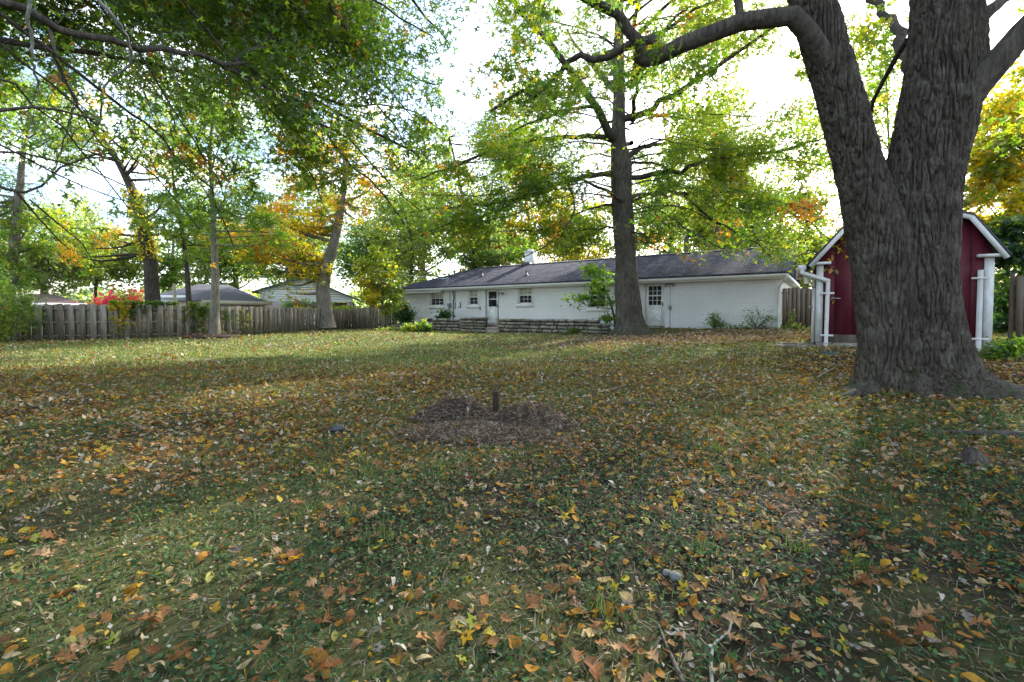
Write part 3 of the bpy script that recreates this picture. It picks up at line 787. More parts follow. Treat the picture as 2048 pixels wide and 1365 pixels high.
trim([(-.2, EV - .115), (KX - .03, KZ - .022)], .09, -.155, -.13, 'rake_board'); trim([(KX - .03, KZ - .022), (SW / 2, PK + .008)], .09, -.156, -.131, 'rake_board')
trim([(SW / 2, PK + .008), (KX2 + .03, KZ - .022)], .09, -.155, -.13, 'rake_board'); trim([(KX2 + .03, KZ - .022), (SW + .2, EV - .115)], .09, -.156, -.131, 'rake_board')
for x0, x1, zb in ((-.012, .105, .12), (SW - .135, SW + .012, .05)):
    m = MB(); m.box((x0, -.03, zb), (x1, -.005, EV - .10), SF); obj('corner_board', m, M['shed_white'], shed)
    m = MB(); xc = (x0 + x1) / 2; m.box((xc - .2, -.14, EV - .10), (xc + .2, -.006, EV - .04), SF); obj('eave_return', m, M['shed_white'], shed)
m = MB(); m.box((-.03, -.004, .12), (-.005, .20, EV - .1), SF); obj('corner_board', m, M['shed_white'], shed)
# left side door edge, lantern, knob
m = MB(); m.box((-.075, .30, .05), (-.03, 1.2, EV - .35), SF); dr = obj('door', m, M['shed_white'], shed)
m = MB(); tube(m, SF([(-.075, .40, .95), (-.17, .40, .95)]), [.015, .035], 8); obj('handle', m, M['metal_grey'], dr)
m = MB(); m.box((-.08, .37, 1.22), (-.0755, .43, 1.45), SF); obj('hinge', m, M['metal_dark'], dr)
lc = SF([(-.22, .12, EV - .42)])[0]
m = MB(); tube(m, [lc + [0, 0, -.14], lc + [0, 0, -.12], lc + [0, 0, .10], lc + [0, 0, .13], lc + [0, 0, .22]], [.05, .055, .085, .11, .01], 6)
tube(m, [lc + [0, 0, .2], lc + [.05, 0, .24], SF([(-.02, .12, EV - .2)])[0]], .012, 5); tube(m, [lc + [0, 0, -.14], lc + [0.06, 0, -.2], SF([(-.02, .12, EV - .62)])[0]], .012, 5)
ln = obj('lantern', m, M['metal_dark'], shed)
m = MB(); tube(m, [lc + [0, 0, -.118], lc + [0, 0, .098]], [.06, .088], 6); obj('pane', m, M['blind'], ln)
# gutter end and downspouts
m = MB(); m.box((-.40, -.10, EV - .20), (-.24, SD, EV - .09), SF); obj('gutter', m, M['shed_white'], shed)
m = MB(); xd = spx(1655, 600)[0]
tube(m, SF([(-.32, -.09, EV - .19), (-.32, -.09, EV - .30)]), .055, 4); tube(m, SF([(-.33, -.085, EV - .28), (xd + .02, -.085, EV - .50)]), .055, 4); tube(m, SF([(xd, -.085, EV - .46), (xd - .02, -.085, -.02)]), .052, 4)
ds = obj('downspout', m, M['shed_white'], shed)
for z in (EV - .78, .28):
    m = MB(); m.box((xd - .14, -.12, z - .022), (xd + .12, -.105 + .0, z + .022), SF); m.box((xd - .14, -.105, z - .02), (xd - .12, -.004, z + .02), SF); obj('strap', m, M['shed_white'], ds)
m = MB(); xr0, zr0 = spx(1959, 541); xr1, _ = spx(1953, 700)
tube(m, SF([(xr0, -.07, zr0), (xr1, -.09, -.12)]), .062, 4); ds = tag(obj('downspout', m, M['shed_white'], shed), 'leaning broken downspout')
for z, x in ((zr0 - .17, xr0 - .01), (.27, xr1 + .01)):
    m = MB(); m.box((x - .14, -.135, z - .02), (x + .13, -.125, z + .02), SF); obj('strap', m, M['shed_white'], ds)
m = MB()
a_, z_ = spx(1667, 597); tube(m, SF([(a_ - .05, -.03, z_ + .01), (a_ + .02, -.05, z_), (a_ + .13, -.03, z_ - .01)]), .012, 5); obj('latch', m, M['metal_grey'], shed)
# bare weathered foot of the wall and foundation stones
m = MB(); m.box((.16, -.0085, .0), (SW - .16, -.0045, .30), SF); obj('base_board', m, M['wood_old'], shed)
for i in range(16):
    x = .12 + i * (SW - .3) / 15; inst('stone', STONES[i % 10], shed, SF([(x, .02, .04)])[0], (0, 0, math.atan2(se[1], se[0])), (.27, .2, .14))

# green splash block, stepping stones
g0 = G(1660, 709)
sbk = thing('splash_block', 'green plastic splash block under the shed downspout', 'splash block', g0)
m = MB(); r_ = 20
for zz_, rr in ((.0, .24), (.05, .22)): pass
th = np.linspace(0, 2 * math.pi, 25)[:-1]
ringo = lambda rx, ry, z: np.stack([g0[0] + rx * np.cos(th), g0[1] + ry * np.sin(th), np.full(24, g0[2] + z)], 1)
V = np.concatenate([ringo(.19, .14, -.02), ringo(.18, .13, .05), ringo(.15, .10, .05), ringo(.13, .09, .015)]); ix = np.arange(96).reshape(4, 24)
m.add(V, [np.stack([ix[:-1], np.roll(ix, -1, 1)[:-1], np.roll(ix, -1, 1)[1:], ix[1:]], -1).reshape(-1, 4), np.array([ix[3]])])
obj('tray', m, M['green_plastic'], sbk)
path = thing('paver_path', 'short strip of grey pavers leading to the shed door', 'paving', G(1605, 692))
for i, (u, v) in enumerate(((1575, 689), (1597, 690), (1618, 689), (1575, 694), (1600, 695), (1622, 694))):
    q = G(u, v); inst('paver', STONES[i % 10], path, (q[0], q[1], q[2] + .01), (0, 0, random.uniform(-.2, .2)), (.38, .30, .07))

# ------------------------------------------------------------------ neighbours' houses beyond the fence
def gable_frame(pl, pr):
    pl, pr = np.array(pl, float)[:2], np.array(pr, float)[:2]; ex = unit(pr - pl); ny_ = np.array([-ex[1], ex[0]])
    L = np.linalg.norm(pr - pl)
    return L, lambda V: np.concatenate([pl + np.asarray(V, float)[:, :1] * ex + np.asarray(V, float)[:, 1:2] * ny_, np.asarray(V, float)[:, 2:3]], 1)
# white sided gable house with carport
Y0 = 39.
pl, pr = P(520, 600, Y0 - 1), P(706, 600, Y0 + 1)
L, NF = gable_frame(pl, pr)
zp = lambda v, Y=Y0: CAMZ + ray(600, v)[2] * Y
nh = thing('gable_house', 'neighbour house with white lap sided gable, brick base and open carport', 'house', (*((pl + pr) / 2)[:2], .3))
ze, zpk, zb = zp(602), zp(556), zp(601)
xpk = L * .46
m = MB(); m.add(NF([(0, 0, ze - .15), (L, 0, ze - .1), (L, 0, ze + .25), (xpk, 0, zpk), (0, 0, ze + 1.0)]), np.array([(0,1,2,3,4)])); m.add(NF([(0,.02,.1),(L*.62,.02,.1),(L*.62,.02,ze-.1),(0,.02,ze-.1)]), np.array([(0,1,2,3)]))
obj('gable_wall', m, M['siding'], nh)
m = MB(); zrow = ze - .1
while zrow < zpk - .1:                                                # lap boards
    h0 = zrow; tt = lambda z: (max(0, (z - ze - 1.0) / max(.01, (zpk - ze - 1.0)) * xpk), L - max(0, (z - ze - .25) / (zpk - ze - .25) * (L - xpk)))
    xa, xb = tt(h0); xc_, xd_ = tt(h0 + .2)
    m.add(NF([(xa, -.03, h0), (xb, -.03, h0), (xd_, -.005, h0 + .2), (xc_, -.005, h0 + .2), (xa, 0, h0), (xb, 0, h0)]), np.array([(0,1,2,3),(4,5,1,0)])); zrow += .2
sg = obj('siding', m, M['siding'], nh); sg['kind'] = 'stuff'
m = MB(); m.box((-.0, -.06, .1), (L * .45, -.04, ze - .12), NF); obj('brick_base', m, M['red_brick'], nh); set_uv(nh.children[-1], lambda co: np.stack([co[:, 0] + co[:, 1], co[:, 2]], 1))
m = MB(); m.box((L * .63, 1.8, .1), (L, 1.85, ze - .1), NF); m.box((L * .93, -.02, .1), (L * .985, .2, ze - .1), NF); obj('carport_wall', m, M['red_brick'], nh); set_uv(nh.children[-1], lambda co: np.stack([co[:, 0] + co[:, 1], co[:, 2]], 1))
m = MB()
for A_, B_ in (((-.5, ze + .75), (xpk, zpk + .08)), ((xpk, zpk + .08), (L + .6, ze + .1))):
    m.add(NF([(A_[0], -.4, A_[1]), (B_[0], -.4, B_[1]), (B_[0], 9, B_[1]), (A_[0], 9, A_[1])]), np.array([(0,1,2,3)]))
    m.add(NF([(A_[0], -.4, A_[1] - .14), (B_[0], -.4, B_[1] - .14), (B_[0], 9, B_[1] - .14), (A_[0], 9, A_[1] - .14)]), np.array([(3,2,1,0)]))
    m.add(NF([(A_[0], -.4, A_[1]), (B_[0], -.4, B_[1]), (B_[0], -.4, B_[1] - .14), (A_[0], -.4, A_[1] - .14)]), np.array([(3,2,1,0)]))
m.add(NF([(L + .6, -.4, ze + .1), (L + .6, 9, ze + .1), (L + .6, 9, ze - .04), (L + .6, -.4, ze - .04)]), np.array([(0,1,2,3)]))
obj('roof', m, M['shingle_dark'], nh)
m = MB(); m.box((L + .6, -.4, ze - .06), (L + .75, 9, ze + .08), NF); m.box((L - .2, -.02, .2), (L - .05, .14, ze), NF); obj('gutter', m, M['white'], nh)
# low hip roofed grey house left of it, with window
pl, pr = P(322, 605, 34), P(500, 600, 37)
L, NF = gable_frame(pl, pr)
n2h = thing('grey_house', 'neighbour house with wide grey roof and pale walls beyond the fence', 'house', (*((pl + pr) / 2)[:2], .3))
ze = zp(592, 34); zr = zp(566, 36)
m = MB(); m.box((0, 0, .1), (L, 6, ze), NF); obj('wall', m, M['siding'], n2h)
m = MB(); V = NF([(-.5, -.5, ze), (L + .5, -.5, ze), (L + .5, 6.5, ze), (-.5, 6.5, ze), (2.2, 3, zr), (L - 1.5, 3, zr), ]); m.add(V, [np.array([(0,1,5,4),(2,3,4,5)]), np.array([(1,2,5),(3,0,4)])]); rf = obj('roof', m, M['shingle_dark'], n2h)
m = MB(); m.box((-.52, -.56, ze - .18), (L + .52, -.5, ze + .03), NF); obj('fascia', m, M['white'], n2h)
for x0, x1 in ((.9, 1.9), (3.0, 3.6)):
    m = MB(); m.box((x0, -.03, ze - 1.1), (x1, -.004, ze - .25), NF); wn = obj('window', m, M['white'], n2h)
    m = MB(); m.box((x0 + .08, -.036, ze - 1.02), (x1 - .08, -.031, ze - .33), NF); obj('pane', m, M['pane'], wn)
m = MB(); m.box((1.95, -.02, .1), (2.95, -.004, ze - .2), NF); obj('brick_panel', m, M['red_brick'], n2h); set_uv(n2h.children[-1], lambda co: np.stack([co[:, 0] + co[:, 1], co[:, 2]], 1))
m = MB(); q = NF([(3.4, 1.6, 0)])[0]; tube(m, [(q[0], q[1], ze + .5), (q[0], q[1], ze + 1.25)], .05, 8); obj('roof_vent', m, M['white'], rf)
# outbuilding close behind the fence
pl, pr = P(404, 606, 24.6), P(534, 607, 27.5)
L, NF = gable_frame(pl, pr)
ob = thing('outbuilding', 'low beige outbuilding with leaf strewn dark roof behind the fence', 'shed', (*((pl + pr) / 2)[:2], .2))
ze = zp(603, 26); zr = zp(584, 27.5)
m = MB(); m.box((.1, 0, .1), (L - .1, 3.4, ze - .02), NF); obj('wall', m, M['beige'], ob)
m = MB(); V = NF([(-.1, -.25, ze), (L + .15, -.25, ze), (L + .15, 3.6, ze), (-.1, 3.6, ze), (.9, 1.7, zr), (L - 1.0, 1.7, zr)]); m.add(V, [np.array([(0,1,5,4),(2,3,4,5)]), np.array([(1,2,5),(3,0,4)])]); obj('roof', m, M['shingle_dark'], ob)
m = MB(); m.box((-.12, -.30, ze - .20), (L + .17, -.25, ze + .02), NF); obj('fascia', m, M['beige'], ob)
# brown roofed house at far left
pl, pr = P(10, 606, 33), P(160, 606, 36)
L, NF = gable_frame(pl, pr)
bh = thing('brick_house', 'low brick house with brown roof and white eaves at the far left', 'house', (*((pl + pr) / 2)[:2], .3))
ze = zp(607, 34); zr = zp(588, 36)
m = MB(); m.box((0, 0, .1), (L - .6, 6, ze), NF); obj('wall', m, M['red_brick'], bh); set_uv(bh.children[-1], lambda co: np.stack([co[:, 0] + co[:, 1], co[:, 2]], 1))
M['brown_roof'] = surf('brown_shingles', (.12, .085, .075), (.18, .135, .12), 30, .9, .4, 80)
m = MB(); V = NF([(-.5, -.5, ze), (L + .3, -.5, ze), (L + .3, 6.5, ze), (-.5, 6.5, ze), (1.5, 3, zr), (L - 1.2, 3, zr)]); m.add(V, [np.array([(0,1,5,4),(2,3,4,5)]), np.array([(1,2,5),(3,0,4)])]); obj('roof', m, M['brown_roof'], bh)
m = MB(); m.box((-.52, -.56, ze - .16), (L + .32, -.5, ze + .02), NF); obj('fascia', m, M['white'], bh)
# post with a pole beyond the fence, and the service cable
q0 = P(350, 606, 26)
pm = MB(); zg = Hs(q0[0], q0[1]); tube(pm, [(q0[0], q0[1], zg), (q0[0], q0[1], zp(568, 26))], .085, 8); tag(obj('utility_post', pm, M['beige'], None, origin=np.array([q0[0], q0[1], zg])), 'slim pale post standing behind the vine covered part of the fence', 'post')
cb = MB()
cpts = [P(430, 432, 33), P(509, 465, 32.5), P(658, 519, 32), P(789, 547, 31.5), MAST]
tube(cb, smooth_path(cpts, 24), .014, 5); tag(obj('power_cable', cb, M['white'], None, origin=MAST), 'thin pale service cable running to the mast on the house eave', 'cable')

# ------------------------------------------------------------------ trees
PAL = {
 'dgreen': [((.055,.105,.020), 5), ((.078,.130,.024), 4), ((.115,.150,.028), 2)],
 'green': [((0.064,0.121,0.026), 5), ((0.092,0.149,0.028), 4), ((0.135,0.163,0.031), 2)],
 'ygreen': [((0.121,0.170,0.026), 4), ((0.170,0.192,0.028), 4), ((0.241,0.213,0.028), 2), ((0.085,0.142,0.028), 2)],
 'yellow': [((.44,.34,.025), 4), ((.34,.31,.03), 4), ((.46,.27,.03), 2), ((.18,.20,.03), 2)],
 'orange': [((.46,.20,.03), 4), ((.40,.24,.04), 3), ((.26,.20,.04), 2), ((.50,.27,.04), 2)],
 'blue': [((0.106,0.149,0.092), 4), ((0.135,0.177,0.106), 4), ((0.085,0.121,0.071), 2)],
 'pale': [((0.156,0.185,0.071), 4), ((0.199,0.213,0.078), 4), ((0.128,0.163,0.064), 3)],
 'red': [((.48,.025,.13), 4), ((.36,.02,.09), 3), ((.40,.13,.13), 2)],
 'bright': [((.085,.150,.02), 4), ((.07,.125,.02), 4), ((.11,.165,.02), 2)],
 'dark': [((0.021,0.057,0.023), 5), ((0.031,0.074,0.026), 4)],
 'rust': [((0.312,0.106,0.028), 4), ((0.369,0.156,0.028), 4), ((0.227,0.078,0.028), 2)],
}
def pick(pal, n, r):
    c = np.array([q[0] for q in PAL[pal]]); w_ = np.array([q[1] for q in PAL[pal]], float)
    out = c[r.choice(len(c), n, p=w_ / w_.sum())]
    return out * r.uniform(.78, 1.25, (n, 1))
# leaf shapes in the plane (x across, y along, z lift): vertices and faces
def star(tips):
    V, Fq = [(0, -.05, 0)], []
    for ang, ln, wd in tips:
        a = math.radians(ang); d = (math.sin(a), math.cos(a)); p = (d[1], -d[0])
        b = .12
        i = len(V)
        V += [(d[0]*b - p[0]*wd, d[1]*b - p[1]*wd + .15, 0), (d[0]*ln, d[1]*ln + .15, -.10 * ln), (d[0]*b + p[0]*wd, d[1]*b + p[1]*wd + .15, 0)]
        Fq.append((i, i + 1, i + 2))
    return np.array(V, float), np.array(Fq)
SH = {
 'oak': star([(0, .85, .15), (52, .62, .12), (-52, .62, .12), (105, .45, .11), (-105, .45, .11)]),
 'maple': star([(0, .8, .26), (58, .72, .24), (-58, .72, .24), (118, .4, .18), (-118, .4, .18)]),
 'tri': star([(0, .85, .24), (75, .6, .2), (-75, .6, .2)]),
 'kite': (np.array([(0, -.1, 0), (.34, .38, .07), (0, 1, -.03), (-.34, .38, .07)], float), np.array([(0, 1, 2, 3)])),
 'oval': (np.array([(0, -.05, 0), (.26, .25, .05), (.27, .6, .05), (0, 1, -.04), (-.27, .6, .05), (-.26, .25, .05), (0, .45, -.02)], float), np.array([(0, 1, 6, 5), (1, 2, 3, 6), (6, 3, 4, 5)])),
}
def put_leaves(mb, C, D, size, shape, col, r, up=.8, tilt=.75):
    n = len(C)
    if n == 0: return
    nrm = unit(np.array([0, 0, up]) + r.normal(0, tilt, (n, 3)))
    ax = D + r.normal(0, .8, (n, 3)); ax = unit(ax - (ax * nrm).sum(1, keepdims=True) * nrm); sd_ = np.cross(ax, nrm)
    V0, F0 = SH[shape]
    s = (size * r.uniform(.65, 1.25, n))[:, None, None]
    V = C[:, None] + s * (V0[None, :, 0:1] * sd_[:, None] + V0[None, :, 1:2] * ax[:, None] + V0[None, :, 2:3] * nrm[:, None])
    k = len(V0); Fq = (F0[None] + (np.arange(n) * k)[:, None, None]).reshape(-1, F0.shape[1])
    mb.add(V.reshape(-1, 3), Fq, np.repeat(col, len(F0), 0))
def cluster(C, sc, seed, thr):
    return perlin(C * sc, seed) > thr

class Tree:
    def __init__(s, seed):
        s.r = np.random.default_rng(seed); s.wood = MB(); s.fine = MB(); s.lp, s.ld = [], []
    def limb(s, pts, r0, r1, o, lvl=0, n=None, sides=None, bare=0.25, mb=None):
        pts = np.asarray(pts, float)
        L = np.linalg.norm(np.diff(pts, axis=0), axis=1).sum()
        n = n or max(4, min(26, int(L / o.get('seg', .35))))
        path = smooth_path(pts, n)
        if lvl == 0 and o.get('wob', .03): path[1:-1] += s.r.normal(0, o.get('wob', .03), (n - 2, 3)) * min(1, L / 4)
        rad = np.interp(np.linspace(0, 1, n), [0, 1], [r0, r1])
        if s.fine is not None and lvl >= 2: tube(s.fine, path, rad, 3, cap=False)
        else: tube(mb if mb is not None else s.wood, path, rad, sides or (8 if lvl == 0 else 5), cap=False)
        s.kids(path, L, rad, o, lvl, bare)
    def kids(s, path, L, rad, o, lvl, bare):
        r = s.r; n = len(path)
        T = unit(np.gradient(path, axis=0))
        if lvl < o['levels']:
            cnt = int(o['dens'][lvl] * L * (1 - bare) + r.uniform(.3, 1))
            for _ in range(cnt):
                t = bare + (1 - bare) * r.uniform(0, 1)**.8
                x = t * (n - 1); i = min(int(x), n - 2); p = path[i] + (path[i+1] - path[i]) * (x - i); d = T[i]
                ax = unit(np.cross(d, r.normal(0, 1, 3))); ang = R(r.uniform(*o.get('ang', (35, 75))))
                c = d * math.cos(ang) + ax * math.sin(ang)
                c[2] = c[2] * o.get('flat', .5) + o.get('up', .05)
                c = unit(c)
                Lc = np.clip(o['ratio'][lvl] * L * (1.15 - t) * r.uniform(.6, 1.3), o['lmin'][lvl], o['lmax'][lvl])
                m = 5 if lvl == 0 else 4
                q = [p]; dd = c.copy()
                for k in range(m):
                    dd = unit(dd + r.normal(0, o.get('wig', .16), 3) - np.array([0, 0, o.get('droop', .06)])); q.append(q[-1] + dd * Lc / m)
                ri = min(rad[i] * .6, o['rk'][lvl]); 
                s.limb(q, ri, max(ri * .3, .0035), o, lvl + 1, n=m + (3 if lvl == 0 else 0), bare=.12)
        if lvl >= o.get('leaflvl', 1):
            ls = o['ls']; k = int(L / ls * r.uniform(.7, 1.2)) + 1
            t = r.uniform(.15, 1.03, k) * (n - 1); i = np.clip(t.astype(int), 0, n - 2); f = (t - i)[:, None]
            p = path[i] + (path[i+1] - path[i]) * f + r.normal(0, o['lspread'], (k, 3))
            s.lp.append(p); s.ld.append(T[i])
    def leaves(s, size, shape, pal, spots=(), mat='leaf', keep=1.0, up=.8, tilt=.75, cull=None):
        if not s.lp: return None
        Cc, D = np.concatenate(s.lp), np.concatenate(s.ld)
        k = s.r.uniform(0, 1, len(Cc)) < keep
        if cull is not None: k &= cull(Cc)
        Cc, D = Cc[k], D[k]
        col = pick(pal, len(Cc), s.r)
        for sp_, sc, seed, thr in spots:
            mk = cluster(Cc, sc, seed, thr) & (s.r.uniform(0, 1, len(Cc)) < .8)
            col[mk] = pick(sp_, mk.sum(), s.r)
        mb = MB(); put_leaves(mb, Cc, D, size, shape, col, s.r, up, tilt)
        s.nleaf = len(Cc)
        return mb
def W(px, Y, u=1024): return px / 2 / F * Y / math.sqrt(1 + (max(-150, min(2200, u)) - 1024)**2 / F**2)   # a round stem off axis looks wider
def pl(pts, Y=None, wob=0): return np.array([P(q[0], q[1], q[2] if len(q) > 2 else Y) for q in pts])
def uvof(C):
    c = C - np.array([0, 0, CAMZ]); xf = c[:, 1] * cp - c[:, 2] * sp; yf = c[:, 1] * sp + c[:, 2] * cp
    xf = np.maximum(xf, .05)
    return 1024 + F * c[:, 0] / xf, 682.5 + SHIFT - F * yf / xf

# ---- the big forked maple
def bark_tube(path, rad, nt_, ds, depth, flare=None, base=None, twist=.0, sc=(11., 1.5), seed=0):
    path = np.asarray(path, float); L = np.linalg.norm(np.diff(path, axis=0), axis=1).sum(); n = int(L / ds)
    pr = smooth_path(np.column_stack([path, rad]), n); c, r_ = pr[:, :3], pr[:, 3]
    T = unit(np.gradient(c, axis=0)); B = unit(np.cross(T, np.array([0, 1., 0]))); U = np.cross(B, T)
    sw_ = (np.arange(nt_) + .5) / nt_ * 2 - 1; th = -math.pi / 2 + math.pi * (.5 * sw_ + .5 * sw_**3) if nt_ > 150 else np.arange(nt_) * 2 * math.pi / nt_
    dirs = np.cos(th)[None, :, None] * B[:, None] + np.sin(th)[None, :, None] * U[:, None]
    hgt = c[:, 2] - (base if base is not None else c[0, 2])
    rr = r_[:, None] * np.ones(nt_)
    big = c[:, None] + rr[..., None] * dirs
    q = big.reshape(-1, 3)
    rr = rr * (1 + .07 * perlin(q * [1.6, 1.6, .7], seed).reshape(n, nt_))
    if flare: rr = rr + flare(th, np.maximum(hgt, 0), seed)
    q = (c[:, None] + rr[..., None] * dirs).reshape(-1, 3)
    wz = perlin(q * [2.2, 2.2, 1.1], seed + 1) * .05
    g = np.stack([q[:, 0] * sc[0], q[:, 1] * sc[0], (q[:, 2]) * sc[1]], 1) + wz[:, None] * np.array([9, -9, 6])
    a = np.abs(perlin(g, seed + 2)); b = np.abs(perlin(g * 1.9 + 7, seed + 3)); 
    cross = np.abs(perlin(q * [7, 7, 7.5], seed + 4))
    hb = np.clip(a / .13, 0, 1)**.8 * .66 + np.clip(b / .16, 0, 1) * .22 + np.clip(cross / .10, 0, 1) * .14 + .14 * perlin(q * [26, 26, 12], seed + 5) + .25 * perlin(q * [5, 5, 2.2], seed + 6)
    V = q + (dirs.reshape(-1, 3)) * (depth * (hb - .7))[:, None] * np.minimum(1, rr.reshape(-1, 1) / .25)
    ix = np.arange(n * nt_).reshape(n, nt_); nx_ = np.roll(ix, -1, 1)
    return V, np.stack([ix[:-1], nx_[:-1], nx_[1:], ix[1:]], -1).reshape(-1, 4)
MY = 6.0
mbase = G(1815, 782); mz = Hs(5.3, 6.1)
bigt = thing('maple_tree', 'huge forked maple with deeply furrowed bark in front of the red shed', 'tree', (*P(1815, 700, MY)[:2], mz))
def edges(rows, Y):                                                   # rows (v, left, right) to centre path and radius
    pts, rad = [], []
    for row in rows:
        v, l, r_ = row[:3]; y = row[3] if len(row) > 3 else Y
        pts.append(P((l + r_) / 2, v, y)); rad.append(W(r_ - l, y, (l + r_) / 2) * (.97 if y < 8 else 1))
    return np.array(pts), np.array(rad)
def flare_r(th, h, seed):
    e1 = np.exp(-h / .16)[:, None]; e2 = np.exp(-h / .38)[:, None]
    lob = lambda a0, p: np.maximum(0, np.cos(th - a0))[None] ** p
    # th: 0 = B axis, chosen from the frame below
    return e2 * (.06 + .26 * lob(ROOTA[0], 9) + .17 * lob(ROOTA[1], 8) + .15 * lob(ROOTA[2], 10) + .12 * lob(ROOTA[3], 10)) + e1 * (.10 + .42 * lob(ROOTA[0], 14) + .25 * lob(ROOTA[1], 16) + .18 * lob(ROOTA[2], 18) + .2 * lob(ROOTA[3], 18))
# frame B = T x Y for upward T = +Z x +Y = -X, U = B x T = -X x Z = +Y : angle pi is right, 0 left, -pi/2 front
ROOTA = [math.pi + .35, -.25, -math.pi / 2 + .25, -math.pi / 2 - .75]
tw = MB()
rp, rr_ = edges([(815, 1742, 1925, 6.0), (770, 1738, 1925, 6.0), (700, 1738, 1925, 6.0), (640, 1728, 1918), (560, 1728, 1914), (480, 1738, 1917), (400, 1750, 1923), (330, 1768, 1931), (250, 1786, 1950), (150, 1803, 1968, 6.0), (80, 1811, 1968, 6.0), (0, 1817, 1962, 6.05), (-120, 1820, 1950, 6.1), (-300, 1830, 1935, 6.2), (-520, 1850, 1925, 6.3)], 6.0)
tw.add(*bark_tube(rp, rr_, 280, .022, .075, flare_r, mz - .02, seed=3, sc=(19., 2.1)))
lp_, lr_ = edges([(800, 1722, 1850, 5.95), (740, 1716, 1850), (690, 1714, 1850), (640, 1710, 1850), (560, 1703, 1840), (500, 1696, 1826), (450, 1688, 1810), (400, 1680, 1792), (340, 1668, 1768), (300, 1658, 1756), (250, 1646, 1742), (200, 1635, 1728), (150, 1622, 1712), (100, 1606, 1695), (50, 1594, 1681), (0, 1580, 1664), (-120, 1550, 1630, 6.0), (-300, 1500, 1570, 6.1), (-520, 1440, 1500, 6.2)], 5.95)
ROOTA_R = ROOTA; ROOTA = [.15, -.35, -math.pi / 2 - .3, -math.pi / 2 + .3]
def flare_l(th, h, seed):
    e1 = np.exp(-h / .14)[:, None]; e2 = np.exp(-h / .3)[:, None]; lob = lambda a0, p: np.maximum(0, np.cos(th - a0))[None] ** p
    return e2 * (.05 + .12 * lob(.05, 8) + .08 * lob(-1.1, 8)) + e1 * (.06 + .20 * lob(.05, 12) + .14 * lob(-1.1, 14))
tw.add(*bark_tube(lp_, lr_, 195, .023, .066, flare_l, mz - .02, seed=9, sc=(19., 2.1)))
for rt in ([(1870, 725, 5.95), (1905, 745, 5.85), (1945, 768, 5.6), (1990, 788, 5.45), (2050, 806, 5.35), (2120, 822, 5.2)], [(1795, 725, 5.95), (1752, 748, 5.75), (1715, 770, 5.6), (1682, 788, 5.5), (1650, 800, 5.45)], [(1840, 765, 5.6), (1848, 792, 5.35), (1862, 812, 5.2)]):
    rpth = np.array([P(*q) for q in rt]); 
    for i in range(1, len(rpth)): rpth[i, 2] = Hs(rpth[i, 0], rpth[i, 1]) + (.015 if i < len(rpth) - 2 else -.02 if i < len(rpth) - 1 else -.09)
    tw.add(*bark_tube(rpth, np.linspace(.13, .03, len(rt)), 70, .03, .03, seed=21))
btr = obj('trunk', tw, M['bark_big'], bigt, smooth=True)
big = Tree(31)
o_big = dict(levels=2, dens=(2.6, 4.5), ratio=(.42, .5), lmin=(.6, .3), lmax=(2.4, .8), rk=(.035, .009), ls=.011, lspread=.14, ang=(30, 75), flat=.6, up=.0, droop=.10, seg=.25, leaflvl=2)
BL = [  # limbs (u, v, depth), start px width, end px width
 ([(1674,165,5.95),(1640,100,5.8),(1600,42,5.7),(1545,38,5.75),(1480,46,5.85),(1400,76,6.0),(1330,103,6.15),(1300,118,6.2)], 46, 30, .8),
 ([(1305,114,6.2),(1284,122,6.15),(1278,100,6.1),(1262,58,6.0),(1230,28,5.9),(1170,0,5.8),(1090,-60,5.6),(980,-140,5.4)], 30, 12, .3),
 ([(1325,104,6.15),(1298,84,6.4),(1270,90,6.6),(1240,103,6.8),(1203,119,7.0),(1165,106,7.2),(1130,133,7.4),(1095,170,7.6),(1066,196,7.8),(1030,190,8.2),(980,225,8.6)], 20, 6, .3),
 ([(1485,46,5.85),(1475,10,5.9),(1460,-60,6.0),(1400,-180,6.2)], 20, 10, .4),
 ([(1890,260,6.0),(1940,190,5.75),(1985,130,5.6),(2040,75,5.5),(2130,-20,5.3),(2260,-160,5.0)], 84, 50, .4),
 ([(1955,60,5.9),(1990,10,6.0),(2050,-30,6.2),(2160,-80,6.6)], 36, 16, .3),
 ([(1830,150,6.5),(1790,60,7.6),(1760,20,8.6),(1700,-60,9.6)], 30, 12, .4),
 ([(1815,80,6.3),(1775,140,6.8),(1745,210,7.4),(1737,235,7.9),(1720,300,8.4)], 14, 4, .3),
 ([(1580,-60,6.1),(1450,-160,6.6),(1250,-260,7.4),(1000,-320,8.2)], 40, 12, .3),
 ([(1900,-200,6.2),(2050,-340,6.6),(2300,-460,7)], 60, 16, .3),
 ([(1870,-250,6.2),(1800,-420,7.6),(1700,-560,9)], 50, 16, .3),
 ([(1520,-250,6.1),(1400,-420,5),(1250,-700,4)], 40, 12, .3),
]
lw = MB()
for pts, w0, w1, bare in BL:
    q = pl(pts); big.limb(q, W(w0, pts[0][2], pts[0][0]), W(w1, pts[-1][2], pts[-1][0]), o_big, bare=bare, sides=14, mb=lw)
